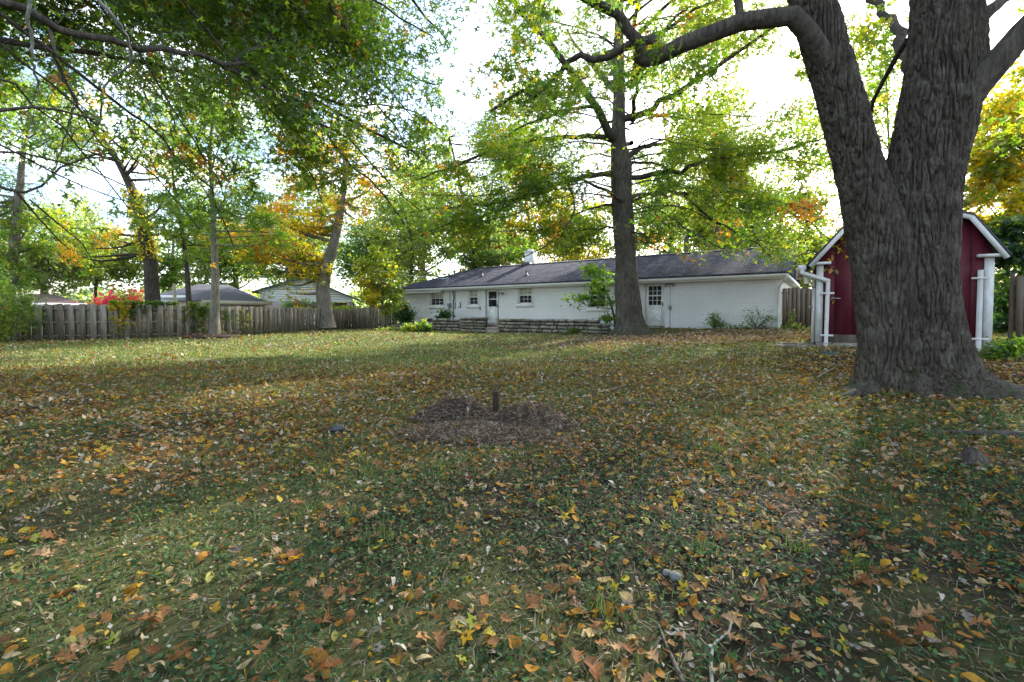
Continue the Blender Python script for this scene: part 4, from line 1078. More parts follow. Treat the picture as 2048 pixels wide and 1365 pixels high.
# lower sprays hanging into the frame top, right of and between the stems
for pts, w0, w1 in [([(1990,150,6.1),(2030,190,6.6),(2060,260,7.2)], 10, 4), ([(1760,-60,7),(1740,60,8),(1700,160,9)], 12, 4), ([(1500,-60,6.6),(1440,30,7.4),(1420,120,8)], 10, 4), ([(1180,-80,6.2),(1090,40,6.8),(1040,120,7.4)], 10, 4), ([(1350,-80,6.8),(1380,60,7.6),(1420,150,8.4)], 10, 4)]:
    big.limb(pl(pts), W(w0, 6), W(w1, 8), o_big, bare=.2)
obj('limb', lw, M['bark_dark'], bigt, smooth=True)
obj('twig', big.fine, M['twig'], bigt)['kind'] = 'stuff'
def cull_big(C):
    u, v = uvof(C)
    front = (u > 1560) & (u < 1990) & (v > 0) & (v < 700) & (C[:, 1] < 6.6)
    gap = (np.hypot((u - 1520) / 90, (v - 170) / 110) < 1)
    return ~(front) & ~gap & ((v < 330) | (u < 1500))
mb = big.leaves(.105, 'maple', 'ygreen', [('green', .8, 5, -.05), ('yellow', 1.1, 6, .28)], cull=cull_big)
obj('crown', mb, M['leaf'], bigt, color=True)

# ---- the oak in the middle of the yard
OY = 20.
ob_ = G(1258, 668)
oak = thing('oak_tree', 'straight tall oak with spreading horizontal limbs in the middle of the yard', 'tree', (ob_[0], OY, Hs(ob_[0], OY)))
OZ = Hs(ob_[0], OY)
tw = MB()
op_, orr = edges([(676, 1232, 1290), (650, 1234, 1286), (615, 1230, 1283), (580, 1228, 1279), (530, 1230, 1274), (460, 1225, 1270), (390, 1222, 1265), (335, 1220, 1264), (300, 1221, 1256), (270, 1222, 1252), (234, 1224, 1251), (176, 1226, 1250), (117, 1225, 1248), (39, 1230, 1247), (-60, 1234, 1248), (-200, 1238, 1247)], OY)
def flare_o(th, h, seed):
    e1 = np.exp(-h / .35)[:, None]; lob = lambda a0, p: np.maximum(0, np.cos(th - a0))[None] ** p
    return e1 * (.10 + .45 * lob(math.pi, 6) + .30 * lob(0.1, 7) + .25 * lob(-1.4, 8)) + np.exp(-h / .9)[:, None] * .06
orr = orr * .93
tw.add(*bark_tube(op_, orr, 96, .07, .05, flare_o, OZ, sc=(9, 1.), seed=41))
obj('trunk', tw, M['bark_oak'], oak, smooth=True)
ok = Tree(77)
o_oak = dict(levels=2, dens=(2.5, 4.4), ratio=(.37, .46), lmin=(.8, .4), lmax=(2.7, 1.2), rk=(.035, .010), ls=.0155, lspread=.19, ang=(30, 70), flat=.35, up=.02, droop=.05, seg=.4, leaflvl=2)
def Z8(pts, y0, y1):
    n = len(pts); return [(900 + x / 2.56, y / 2.56, y0 + (y1 - y0) * (i / (n - 1))) for i, (x, y) in enumerate(pts)]
OL = [
 (Z8([(850,730),(825,690),(780,600),(720,500),(640,380),(590,320),(500,210),(430,140),(380,80),(330,0),(300,-80)], 20, 16), 18, 5),
 (Z8([(850,470),(780,400),(700,310),(660,260),(600,150)], 20, 22.5), 13, 5),
 (Z8([(825,720),(740,700),(600,708),(450,715),(350,740),(240,770),(0,860),(-200,930)], 20, 17), 11, 3),
 (Z8([(830,890),(720,900),(600,930),(480,970),(370,1010),(200,1050),(0,1060),(-250,1090)], 20, 16.5), 11, 3),
 (Z8([(380,1005),(250,1080),(100,1130),(0,1140),(-150,1210)], 18, 15.5), 5, 2),
 (Z8([(735,550),(620,560),(500,600),(370,650),(200,760),(0,870),(-200,900)], 19.6, 22), 7, 3),
 (Z8([(840,1055),(780,1050),(650,1090),(500,1170)], 20, 18.5), 6, 2),
 (Z8([(890,610),(1000,580),(1060,530),(1180,470),(1300,380),(1400,320),(1530,230),(1600,180),(1720,90)], 20, 17), 14, 4),
 (Z8([(905,805),(960,770),(1050,745),(1200,730),(1400,740),(1560,780)], 20, 22.5), 12, 3),
 (Z8([(920,912),(1030,890),(1120,875),(1170,885),(1250,850),(1330,810),(1500,795),(1700,770),(1830,735),(1930,695)], 20, 15.5), 11, 3),
 (Z8([(910,830),(1050,840),(1110,860),(1240,930)], 20, 21.5), 6, 2.5),
 (Z8([(925,1040),(1050,985),(1200,990),(1400,985),(1550,990),(1700,1060),(1850,1150),(1950,1230)], 20, 15.5), 7, 2),
 (Z8([(1180,990),(1300,1090),(1400,1160),(1560,1240),(1660,1330)], 18.5, 16), 5, 2),
 (Z8([(870,150),(960,60),(1100,-40)], 20, 18), 8, 3), (Z8([(860,100),(740,0),(620,-110)], 20, 21), 8, 3), (Z8([(865,20),(1000,-120),(1150,-260)], 20, 22), 7, 3),
 (Z8([(870,1150),(930,1130),(1060,1080),(1160,1040)], 20, 22), 4, 2), (Z8([(870,1180),(800,1165),(620,1190),(420,1180),(240,1190)], 20, 17.5), 5, 2), (Z8([(880,1170),(980,1200),(1100,1190)], 20, 18.5), 4, 2),
 (Z8([(1200,985),(1260,1060),(1330,1080),(1500,1080)], 18.5, 20), 4, 2), (Z8([(600,930),(640,1060),(560,1200),(430,1290),(340,1350)], 18.5, 16.5), 4, 1.5),
 *[([(1258, v0, 20), (1258 + (u - 1258) * .3, v0 + (v - v0) * .2 - 22, 19.5), (1258 + (u - 1258) * .65, v0 + (v - v0) * .6 + 10 - (u * 7 % 34), 20 + (y - 20) * .6), (u, v, y)], 3.6, 1.5) for u, v, v0, y in ((1350,255,250,17), (1450,300,300,16), (1560,290,300,15.5), (1620,420,360,15), (1500,430,370,15.5), (1400,380,350,16), (1330,450,420,16.5), (1590,500,420,15), (1450,500,430,15.5), (1380,170,200,17), (1600,230,250,15), (1480,50,90,17), (1400,30,60,18), (1560,30,60,16.5), (1640,330,320,15.5),
   (1100,180,230,17), (1000,230,260,17.5), (1050,330,330,17), (1120,420,400,17), (980,420,380,16.5), (900,450,400,16), (850,390,360,16), (1130,60,120,18), (1010,40,100,17), (920,330,300,16.5))],
 (Z8([(1230,300),(1400,250),(1560,120),(1680,20)], 21, 23), 6, 2.5), (Z8([(1000,590),(1150,600),(1320,640),(1500,650),(1650,600)], 20.5, 23), 6, 2),
]
lw = MB()
for pts, w0, w1 in OL: ok.limb(pl(pts), W(w0, 20), W(w1, 17), o_oak, bare=.26 if w0 == 3.6 else .14, sides=9, mb=lw)
for i in range(16):                                                   # limbs towards the camera, away and above the frame
    a = ok.r.uniform(0, 6.28); zz0 = ok.r.uniform(5.5, 16); p0 = np.array([ob_[0] - .15, OY, zz0]); Ln = (4.6 - abs(zz0 - 8) * .22) * ok.r.uniform(.7, 1.1)
    if abs(math.sin(a)) < .5 and zz0 < 12: a += 1.0
    d = np.array([math.cos(a), math.sin(a), 0]); ok.limb([p0, p0 + d * Ln * .4 + [0,0,.5], p0 + d * Ln * .8 + [0,0,.75], p0 + d * Ln + [0,0,.6]], .10, .02, o_oak, bare=.25, mb=lw)
obj('limb', lw, M['bark_dark'], oak, smooth=True)
obj('twig', ok.fine, M['twig'], oak)['kind'] = 'stuff'
def cull_oak(C):
    u, v = uvof(C)
    k = ~((np.abs(u - 1246) < 24) & (v > 300) & (C[:, 1] < 20.2) & ~((v > 440) & (v < 500)))
    k &= ~((v > 498) & (u > 800) & (u < 1360)) & ~((v > 530) & (u < 1480)) & (v < 560)
    for cu, cv, ru, rv in ((955, 150, 40, 90), (1530, 150, 52, 40), (1530, 345, 40, 20), (960, 330, 30, 22)):
        k &= ~(np.hypot((u - cu) / ru, (v - cv) / rv) < 1)
    return k
mb = ok.leaves(.15, 'tri', 'green', [('ygreen', .45, 15, -.12), ('rust', .75, 16, .30), ('dgreen', .4, 18, .22)], keep=.62, cull=cull_oak, up=.9, tilt=.6)
obj('crown', mb, M['leaf'], oak, color=True)

# ---- overhanging pin oak whose trunk stands left of the frame
pin = thing('pin_oak', 'overhanging oak whose dark limbs and twigs fill the upper left', 'tree', (-8.2, 3.2, Hs(-8.2, 3.2)))
pn = Tree(55)
o_pin = dict(levels=2, dens=(2.8, 4.6), ratio=(.42, .5), lmin=(.5, .3), lmax=(1.8, .85), rk=(.014, .006), ls=.0125, lspread=.15, ang=(25, 70), flat=.75, up=-.05, droop=.10, wig=.14, seg=.3, leaflvl=2)
tp = np.array([(-8.2, 3.2, 0), (-8.15, 3.25, 1), (-8.1, 3.3, 3), (-8.0, 3.4, 6), (-7.9, 3.5, 10)])
tm = MB(); tm.add(*bark_tube(tp, np.array([.5, .42, .38, .3, .12]), 60, .08, .03, flare_o, 0, sc=(9, 1), seed=61)); obj('trunk', tm, M['bark_oak'], pin, smooth=True)
PLm = [
 ([(-520,-90,3.4),(-120,-12,4.4),(0,14,4.9),(85,41,5.1),(140,65,5.3),(205,82,5.6),(275,97,6.0),(345,110,6.4),(412,119,6.8),(480,130,7.2),(550,155,7.8),(600,182,8.2),(650,205,8.6),(700,237,9.0),(760,275,9.6),(830,305,10.2)], 40, 5),
 ([(445,134,7.0),(500,155,7.3),(550,183,7.6),(608,212,8.0),(640,248,8.3),(667,290,8.7),(705,328,9.0),(760,380,9.4),(810,450,9.8)], 11, 3),
 ([(470,125,7.2),(508,98,7.4),(533,78,7.6),(538,55,7.8),(556,15,8.0),(575,-40,8.3),(640,-130,8.6)], 12, 6),
 ([(520,85,7.5),(580,76,8.0),(640,80,8.4),(720,95,9.0),(800,140,9.8),(870,170,10.4)], 7, 3),
 ([(-120,-40,4.6),(-40,10,4.8),(30,60,5.0),(110,110,5.3),(200,175,5.8),(240,210,6.2),(280,240,6.6),(330,285,7.2),(370,330,7.6),(420,380,8.1),(440,430,8.6),(470,500,9)], 14, 3),
 ([(100,95,5.3),(140,180,5.6),(165,220,5.8),(185,260,6.2),(210,300,6.6),(270,370,7.2)], 7, 2),
 ([(-200,240,4.2),(-30,220,4.8),(60,212,5.0),(115,218,5.2),(190,240,5.6)], 14, 5),
 ([(-150,290,4.6),(-20,300,5.0),(50,303,5.2),(100,318,5.5),(175,340,6.0),(250,372,6.5)], 9, 3),
 ([(-160,340,4.7),(-20,365,5.1),(30,380,5.3),(65,385,5.4),(110,345,5.8),(165,315,6.2),(220,300,6.8)], 13, 3),
 ([(0,290,5.2),(45,310,5.4),(110,345,5.8),(160,370,6.2),(230,395,6.8),(280,410,7.2)], 6, 2),
 ([(30,380,5.4),(70,430,5.6),(115,478,5.9),(140,500,6.2)], 7, 2),
 ([(60,400,5.5),(120,450,5.9),(165,485,6.2),(190,530,6.6)], 5, 2),
 ([(-100,120,4.5),(20,170,5.0),(120,260,5.6),(200,340,6.4),(260,420,7.2)], 8, 2.5),
 ([(-60,60,4.8),(60,130,5.2),(180,240,5.9),(300,350,6.8),(400,460,7.6)], 8, 2.5),
 ([(150,-60,5.2),(240,60,5.9),(330,190,6.6),(400,300,7.4),(450,400,8.0)], 7, 2),
 ([(300,-60,5.8),(400,40,6.6),(520,190,7.5),(600,300,8.3),(640,390,8.9)], 8, 2),
 ([(620,-80,7.4),(690,60,8.2),(760,160,9),(830,240,9.8)], 8, 2),
 ([(760,-80,7.8),(840,20,8.8),(900,90,9.6)], 8, 2.5), ([(480,-90,6.8),(600,20,7.8),(700,140,8.8),(780,240,9.6),(850,330,10.2)], 8, 2),
 ([(600,182,8.2),(700,210,9.2),(800,215,10.2),(880,260,11)], 6, 2), ([(640,248,8.4),(720,300,9.2),(790,380,9.8),(850,430,10.4)], 5, 2),
]
lw = MB()
for pts, w0, w1 in PLm: pn.limb(pl(pts), W(w0, pts[0][2], pts[0][0]), W(w1, pts[-1][2], pts[-1][0]), o_pin, bare=.06, sides=9, mb=lw)
for i in range(46):                                                   # upper boughs above and behind the visible ones
    y1 = pn.r.uniform(8.5, 15); u1 = pn.r.uniform(-100, 950); v1 = pn.r.uniform(-200, 240) if u1 < 600 else pn.r.uniform(-200, 150)
    q1 = P(u1, v1, y1); q0 = np.array([-8.0, 3.4, pn.r.uniform(3.5, 7)]); mid = (q0 * .5 + q1 * .5) + [0, 0, .6]
    pn.limb([q0, mid, q1], .06, .012, o_pin, bare=.4, mb=lw)
obj('limb', lw, M['bark_dark'], pin, smooth=True)
gd = MB()                                                             # pale bare dead branches
for pts, w0, w1 in [([(68,-10,4.9),(55,30,4.9),(62,80,5.0),(68,130,5.1),(78,180,5.3)], 7, 3), ([(190,-10,5.0),(235,45,5.2),(258,80,5.4),(262,125,5.6),(215,165,5.7),(205,210,5.9),(195,260,6.2),(160,300,6.4)], 7, 2.5), ([(100,60,5.2),(120,150,5.5),(155,200,5.8),(140,235,5.9),(125,290,6.1),(110,340,6.3)], 6, 2.5), ([(320,60,6.2),(345,130,6.6),(362,200,6.9),(350,250,7.1)], 4, 1.5), ([(270,150,6),(320,250,6.6),(350,340,7.0)], 4, 1.5)]:
    q = smooth_path(pl(pts), 26); q[1:-1] += pn.r.normal(0, .008, (24, 3)); tube(gd, q, np.linspace(W(w0, 5), W(w1, 6), 26), 6)
obj('dead_branch', gd, M['lichen'], pin, smooth=True)
obj('twig', pn.fine, M['twig'], pin)['kind'] = 'stuff'
def cull_pin(C):
    u, v = uvof(C)
    dens = np.clip(1.25 - np.maximum(0, v - 290 - .08 * u) / 240, 0.05, 1)
    k = pn.r.uniform(0, 1, len(C)) < dens
    for cu, cv, ru, rv in ((230, 360, 70, 40), (40, 350, 50, 22), (60, 150, 28, 20)): k &= ~(np.hypot((u - cu) / ru, (v - cv) / rv) < 1)
    k &= (C[:, 1] > 7.2) | (pn.r.uniform(0, 1, len(C)) < .10) & (C[:, 1] > 5.2)
    return k & (v < 560)
mb = pn.leaves(.114, 'tri', 'dgreen', keep=.78, spots=[('green', .5, 25, -.05), ('ygreen', .6, 27, .2), ('rust', 1.7, 26, .36), ('yellow', 1.5, 29, .40)], cull=cull_pin)
obj('crown', mb, M['leaf'], pin, color=True)

# ---- general tree for the yard edge and the background
def tree(name, label, cat, u, Y, trunk, wpx, crown, nl, pal, spots=(), leaf=.3, shape='kite', seed=1, bark='bark_grey', bare_limbs=False, keep=1., cull=None, ivy=None, group=None, grow=None):
    """trunk: photo points of the stem from the ground up; crown: list of (u, v, radius px x, radius px y, weight) lobes"""
    nl = int(nl * (5.5 if Y > 32.5 else 2.2 if Y > 13 else 1.5)); r = np.random.default_rng(seed)
    b = P(u, 640, Y); zg = Hs(b[0], b[1])
    root = thing(name, label, cat, (b[0], b[1], zg), group)
    mb = MB(); path = pl([(q[0], q[1]) for q in trunk], Y)
    path = np.vstack([[path[0][0], path[0][1], zg - .1], path]) if path[0][2] > zg + .4 else path
    k = max(10, int(4 * len(path))); sm = smooth_path(path, k); rad = np.interp(np.linspace(0, 1, k), [0, .08, 1], [W(wpx, Y, u) * 1.35, W(wpx, Y, u), W(wpx, Y, u) * .22])
    tube(mb, sm, rad, 12)
    C, D = [], []; tot = sum(c[4] for c in crown)
    scl = Y / F
    for cu, cv, ru, rv, wgt in crown:
        c0 = P(cu, cv, Y); ax = np.array([ru * scl, min(ru, rv * 1.2) * scl, rv * scl])
        nsub = max(3, int(wgt / tot * nl / 60))
        j = np.argmin(np.linalg.norm(sm - c0, axis=1) + np.where(sm[:, 2] > c0[2], 3, 0)); 
        for sct in range(nsub):                                       # leafy sprays on a limb each
            d = unit(r.normal(0, 1, 3)); q = c0 + ax * d * r.uniform(.25, 1)**.6
            if sct % 5 == 0 and sct < 60:
                jj = max(1, min(k - 1, j + int(r.integers(-2, 2)))); s0 = sm[jj]; mid = (s0 + q) / 2 + r.normal(0, .06, 3) * np.linalg.norm(q - s0) - [0, 0, .05 * np.linalg.norm(q - s0)]
                tube(mb, smooth_path([s0, mid, q], 7), np.linspace(min(rad[jj] * .45, .004 * Y), .012, 7), 5, cap=False)
            m = int(60 * r.uniform(.5, 1.4)); sg_ = (.10 + .24 * r.uniform()) * min(1.6, max(.5, np.mean(ax) / 2.2)) * 1.5
            C.append(q + r.normal(0, 1, (m, 3)) * [sg_ * 1.3, sg_ * 1.3, sg_ * .65]); D.append(np.tile(d, (m, 1)))
    C, D = np.concatenate(C), np.concatenate(D)
    if cull is not None: kk = cull(C); C, D = C[kk], D[kk]
    C, D = C[C[:, 2] > zg + .3], D[C[:, 2] > zg + .3]
    col = pick(pal, len(C), r)
    for sp_, sc, sdd, thr in spots:
        mk = cluster(C, sc, sdd, thr) & (r.uniform(0, 1, len(C)) < .85); col[mk] = pick(sp_, mk.sum(), r)
    lm = MB(); put_leaves(lm, C, D, leaf, shape, col, r, .8, .8)
    obj('trunk', mb, M[bark], root, smooth=True)
    obj('crown', lm, M['leaf'], root, color=True)
    if ivy:
        pal_i, v0, v1, n_i = ivy; im = MB(); zz_ = r.uniform(0, 1, n_i)
        za, zb_ = P(u, v1, Y)[2], P(u, v0, Y)[2]; z_ = za + (zb_ - za) * zz_
        cx_ = np.interp(z_, sm[:, 2], sm[:, 0]); cy_ = np.interp(z_, sm[:, 2], sm[:, 1]); rr2 = np.interp(z_, sm[:, 2], rad) + r.uniform(.02, .28, n_i)
        a_ = r.uniform(0, 6.28, n_i); put_leaves(im, np.stack([cx_ + rr2 * np.cos(a_), cy_ + rr2 * np.sin(a_), z_], 1), np.tile([0, 0, -1.], (n_i, 1)), .16, 'kite', pick(pal_i, n_i, r), r, .3, .9)
        obj('ivy', im, M['leaf'], root, color=True)
    return root
# yard edge on the left
tree('mature_tree', 'old leaning tree at the far left with its trunk wrapped in leafy vines', 'tree', 12, 17.5, [(8, 690), (14, 620), (22, 540), (32, 460), (40, 380), (46, 310), (60, 220)], 36,
     [(20, 250, 120, 90, 3), (-60, 400, 90, 80, 2), (30, 470, 50, 60, .7), (20, 560, 50, 50, 1)], 4200, 'green', [('ygreen', .6, 3, .0)], .14, 'tri', 101, ivy=('green', 400, 690, 500))
tree('vine_tree', 'thick leaning trunk with orange vine leaves rising behind the left fence', 'tree', 305, 23.5, [(308, 640), (305, 590), (300, 520), (284, 450), (268, 390), (250, 350), (228, 310), (200, 270)], 38,
     [(210, 250, 110, 60, 1.3), (330, 300, 60, 60, .8), (150, 300, 70, 40, .5), (350, 430, 40, 60, .5), (160, 480, 70, 50, .9)], 3600, 'green', [('ygreen', .4, 3, .0), ('orange', .5, 8, .25)], .17, 'tri', 102, 'bark_dark', ivy=('yellow', 380, 520, 900))
tree('slim_tree', 'slim dark trunk with a low side bough just behind the vine clad fence', 'tree', 378, 22.0, [(380, 640), (377, 590), (372, 520), (362, 450), (352, 400), (345, 330), (350, 230)], 14,
     [(350, 320, 60, 70, 1), (330, 420, 45, 60, .8), (400, 480, 50, 50, 1), (370, 220, 90, 60, 1)], 3200, 'green', [('ygreen', .5, 31, .0), ('yellow', .6, 32, .25)], .16, 'tri', 103, 'bark_dark')
tree('lawn_tree', 'slender grey trunk tree standing in the mulch ring before the left fence', 'tree', 430, 19.0, [(430, 676), (430, 610), (431, 560), (429, 500), (427, 440), (424, 380), (420, 300), (430, 200)], 20,
     [(440, 300, 90, 70, 1.2), (500, 420, 50, 50, .9), (380, 380, 50, 60, .6), (470, 200, 120, 70, 1.4), (540, 470, 40, 35, .5)], 3800, 'green', [('ygreen', .5, 33, .05)], .15, 'tri', 104, 'bark_grey')
tree('maple_tree', 'maple by the fence with low yellow and orange boughs over the gabled house', 'tree', 652, 28.0, [(652, 656), (650, 620), (646, 580), (652, 540), (664, 500), (676, 450), (684, 400), (690, 350), (690, 280)], 33,
     [(570, 520, 75, 55, 2.6), (500, 480, 60, 50, 1.5), (640, 550, 32, 28, .7), (640, 420, 60, 60, 1), (590, 440, 80, 45, 1.6), (700, 300, 100, 80, 1.8), (740, 400, 50, 60, .7), (600, 330, 70, 60, 1.2), (560, 590, 60, 14, .35), (620, 616, 40, 10, .25)], 9000, 'green',
     [('ygreen', .3, 41, -.15), ('yellow', .3, 42, -.10), ('orange', .42, 43, .13)], .20, 'tri', 105, 'bark_grey', cull=lambda C: (lambda uv: ~((uv[1] > 556) & (uv[0] > 505) & (np.random.default_rng(1).uniform(0, 1, len(C)) < .8)))(uvof(C)))
tree('yellow_sapling', 'small yellow green tree with drooping leaves at the house corner', 'small tree', 762, 28.5, [(764, 664), (765, 630), (763, 590), (760, 550), (758, 510)], 5,
     [(755, 545, 42, 55, 2), (775, 600, 32, 40, 1.3), (740, 585, 26, 30, .7)], 2400, 'ygreen', [('yellow', .5, 3, .0), ('pale', .5, 4, .15)], .19, 'kite', 106, 'bark_grey')
ys = tree('leafy_sapling', 'bright green young tree between the oak trunk and the white house', 'small tree', 1228, 21.6, [(1231, 668), (1229, 640), (1222, 610), (1210, 580), (1200, 555), (1190, 530)], 5,
     [(1205, 560, 32, 22, 1.2), (1190, 585, 34, 14, .9), (1155, 602, 22, 9, .3), (1216, 600, 18, 14, .5), (1215, 640, 12, 10, .15), (1195, 540, 20, 12, .5)], 420, 'bright', [], .17, 'oval', 107, 'bark_dark')
# right edge
tree('yellow_maple', 'yellow green maple at the right edge beyond the red shed', 'tree', 2075, 14.5, [(2080, 690), (2078, 600), (2080, 500), (2090, 400), (2095, 300), (2100, 150)], 34,
     [(1990, 430, 70, 60, 2), (2030, 300, 70, 80, 2.2), (1975, 330, 40, 60, 1), (2080, 180, 110, 90, 2), (2110, 420, 60, 90, 1)], 8200, 'ygreen', [('yellow', .5, 51, -.05)], .15, 'maple', 108, 'bark_dark', cull=lambda C: C[:, 0] > 11.6)
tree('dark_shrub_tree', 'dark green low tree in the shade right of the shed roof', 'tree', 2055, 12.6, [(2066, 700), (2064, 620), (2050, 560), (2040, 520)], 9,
     [(2020, 480, 46, 50, 1.4), (2050, 530, 40, 40, 1), (2028, 586, 22, 9, .16), (2030, 640, 50, 60, 1.6), (2090, 600, 60, 90, 1.6)], 5600, 'dark', [('dgreen', .9, 3, .1)], .13, 'maple', 109, 'bark_dark', cull=lambda C: C[:, 0] > 10.9)  # lower lobes added as a dark backdrop for the deep shade beside the shed
# beyond the roofs
BT = [
 ('leafy_tree', 'bluish green tree rising left of the white house roof', 845, 44, 16, [(840,400,70,70,2),(800,470,60,50,1.3),(870,470,50,45,1.2)], 'blue', [('pale', .2, 3, .1)], 1700),
 ('bare_limbed_tree', 'thin pale tree with bare crossing stems left of the house roof', 820, 38, 9, [(800,360,60,60,1),(850,440,50,40,.6),(770,450,40,50,.6)], 'pale', [], 900),
 ('orange_maple', 'orange and yellow maple just behind the roof left of the chimney', 955, 43, 12, [(955,480,46,28,1.6),(1000,490,60,26,1.4),(1040,470,40,34,.9)], 'orange', [('ygreen', .3, 7, .0)], 2000),
 ('autumn_tree', 'sparse peach coloured tree with forked bare stems above the chimney', 1065, 50, 14, [(1050,350,56,40,1.5),(1090,400,60,50,1),(1020,400,40,40,.7)], 'orange', [('pale', .25, 8, .0)], 1300),
 ('yellow_tree', 'yellow green tree behind the roof right of the chimney', 1150, 46, 20, [(1150,470,60,34,1.6),(1110,440,40,40,1),(1190,440,50,40,1)], 'ygreen', [('yellow', .25, 9, .05)], 1800),
 ('pale_tree', 'pale bluish green tree behind the roof right of the oak trunk', 1335, 50, 14, [(1330,450,60,44,1.6),(1290,410,50,50,1),(1300,480,50,20,.5)], 'blue', [('pale', .2, 3, .05)], 1700),
 ('leaning_tree', 'pale green tree with a dark leaning stem above the right part of the roof', 1375, 44, 16, [(1400,440,60,46,1.4),(1440,470,60,24,1)], 'pale', [('blue', .25, 3, .1)], 1600),
 ('green_tree', 'green tree behind the right end of the white house', 1500, 42, 16, [(1500,420,70,70,1.7),(1540,480,60,50,1.2),(1470,350,60,50,.7)], 'green', [('ygreen', .25, 3, .0)], 2000),
 ('pale_green_tree', 'loose yellow green tree between the house end and the shed', 1610, 33, 13, [(1600,430,44,60,1.2),(1630,500,40,40,1),(1580,520,40,24,.7),(1640,350,50,60,.8)], 'ygreen', [('pale', .3, 3, .05)], 2000),
 ('shade_tree', 'tall airy green tree behind the house left of the oak crown', 945, 36, 9, [(900,390,70,60,1.2),(1010,310,70,60,1),(860,280,50,40,.6),(1060,240,60,60,.8),(960,440,60,40,.8)], 'green', [('ygreen', .25, 3, .0), ('blue', .3, 5, .1)], 2300),
 ('shade_tree', 'tall airy green tree behind the house right of the oak crown', 1440, 36, 10, [(1330,110,70,70,1),(1400,250,70,60,1.2),(1460,340,60,40,.8),(1350,350,60,50,1),(1590,300,70,60,1.1),(1480,430,80,40,.9),(1420,60,70,50,.8),(1620,120,40,60,.7)], 'green', [('ygreen', .25, 3, -.05), ('pale', .3, 5, .1)], 2900),
 ('tall_tree', 'tall green tree seen through the fork of the big maple', 1775, 27, 11, [(1770,230,70,110,2),(1720,380,60,70,1),(1640,260,50,60,.8),(1690,170,90,100,2.2),(1600,60,60,60,.8)], 'ygreen', [('green', .3, 3, .0)], 2600),  # lobe hidden behind the maple's left stem is added to block the sun
 ('roadside_tree', 'hazy yellow green tree above the brown roof at the far left', 85, 38, 17, [(90,470,80,60,2),(40,530,60,50,1.2),(150,520,60,40,1)], 'pale', [('ygreen', .3, 3, .0)], 2200),
 ('bare_limbed_tree', 'pale tree with an open crown behind the burning bush', 190, 45, 9, [(190,530,60,36,1.2),(250,510,50,50,1),(150,440,50,50,.8)], 'pale', [], 1500),
 ('dark_tree', 'dark green conifer shaped tree behind the grey house', 338, 50, 10, [(335,545,26,34,1)], 'blue', [('dgreen', .3, 3, -.1)], 800),
 ('shade_tree', 'rounded green tree behind the grey house roof', 470, 48, 15, [(470,500,70,60,1.4),(420,440,60,60,1)], 'green', [('pale', .3, 3, .0)], 1900),
 ('shade_tree', 'mid green tree standing behind the white gabled house', 575, 56, 15, [(560,470,60,60,1.2),(620,420,60,70,1)], 'green', [('blue', .3, 3, .05)], 1700),
 ('shade_tree', 'blue green tree between the gabled house and the white house', 745, 46, 14, [(730,500,50,60,1.4),(780,520,40,50,1),(740,420,60,60,.8)], 'blue', [('green', .3, 3, .1)], 1900),
]
for i, (nm, lab, u, Y, wpx, crn, pal, spots, n) in enumerate(BT):
    ca = sum(c[0] for c in crn) / len(crn); crn = crn + [(ca, 545, 85, 42, 1.0), (ca + 20, 500, 95, 30, 1.0)]; n = int(n * 1.35)
    top = min(c[1] for c in crn); tree(nm, lab, 'tree', u, Y, [(u, 628), (u + 2, 560), (u - 3 + (i % 3) * 6, 480), (crn[0][0], min(470, top + 40)), (crn[0][0] + 4, max(340, top + 25) if Y == 36 else top + 25)], wpx, crn, n, pal, spots, .29 * Y / 44, 'kite', 200 + i, ['bark_grey', 'bark_dark'][i % 2])
tl = MB(); r = np.random.default_rng(9); n = 16000                    # far wood along the horizon
az = r.uniform(-1.1, 1.1, n); Yt = r.uniform(95, 130, n); hh = (5 + 3.5 * n2(az * 30, az * 0, .35, 77)) * r.uniform(0, 1, n)**.7
c = np.stack([np.tan(az) * Yt, Yt, .5 + hh], 1); put_leaves(tl, c, np.tile([0, 0, 1.], (n, 1)), 1.3, 'kite', np.where(perlin(c * .05, 5)[:, None] > 0, pick('pale', n, r), pick('blue', n, r)), r, .4, .8)
tag(obj('far_woods', tl, M['leaf'], color=True), 'distant line of trees along the horizon', 'woods', kind='stuff')

# ------------------------------------------------------------------ grass, ground cover and fallen leaves
gr_ = np.random.default_rng(17)
def blocked(x, y):
    k = np.zeros(len(x), bool)
    q = np.stack([x, y], 1) - CL; a, o_ = q @ e, -(q @ nin)
    k |= (a > -.1) & (a < LEN + .1) & (o_ < .02)
    q = np.stack([x, y], 1) - sa; a, o_ = q @ se, q @ sn
    k |= (a > 0) & (a < SW) & (o_ > -.02) & (o_ < SD)
    k |= np.hypot(x - 5.25, y - 6.05) < .5
    k |= np.hypot(x - ob_[0], y - OY) < .6
    return k
def spread(n, y0, y1):
    y = np.sqrt(gr_.uniform(y0**2, y1**2, n)); n2_ = int(n * 1.18) if y1 < 7 else n; y = np.sqrt(gr_.uniform(y0**2, y1**2, n2_)); x = gr_.uniform(-1, 1, n2_) * (1.16 * y + 1.3)
    k = ~blocked(x, y) & (x > -19) ; return x[k], y[k]
HEAP = [(915, 838, .48, .30, .28), (1056, 850, .46, .30, .24), (955, 872, .82, .40, .08)]
HPOS = [G(h_[0], h_[1]) for h_ in HEAP]
def heap_h(x, y):
    z = np.zeros_like(x)
    for (u, v, rx, ry, hh), p in zip(HEAP, HPOS):
        d = np.hypot((x - p[0]) / rx, (y - p[1]) / ry); z = np.maximum(z, hh * np.exp(-(d * 1.25)**2.4) - .012)
    return z
gb = MB()
GC = np.array([(.045,.090,.014), (.065,.115,.020), (.10,.145,.03), (.15,.17,.05), (.24,.215,.10), (.28,.24,.14)])
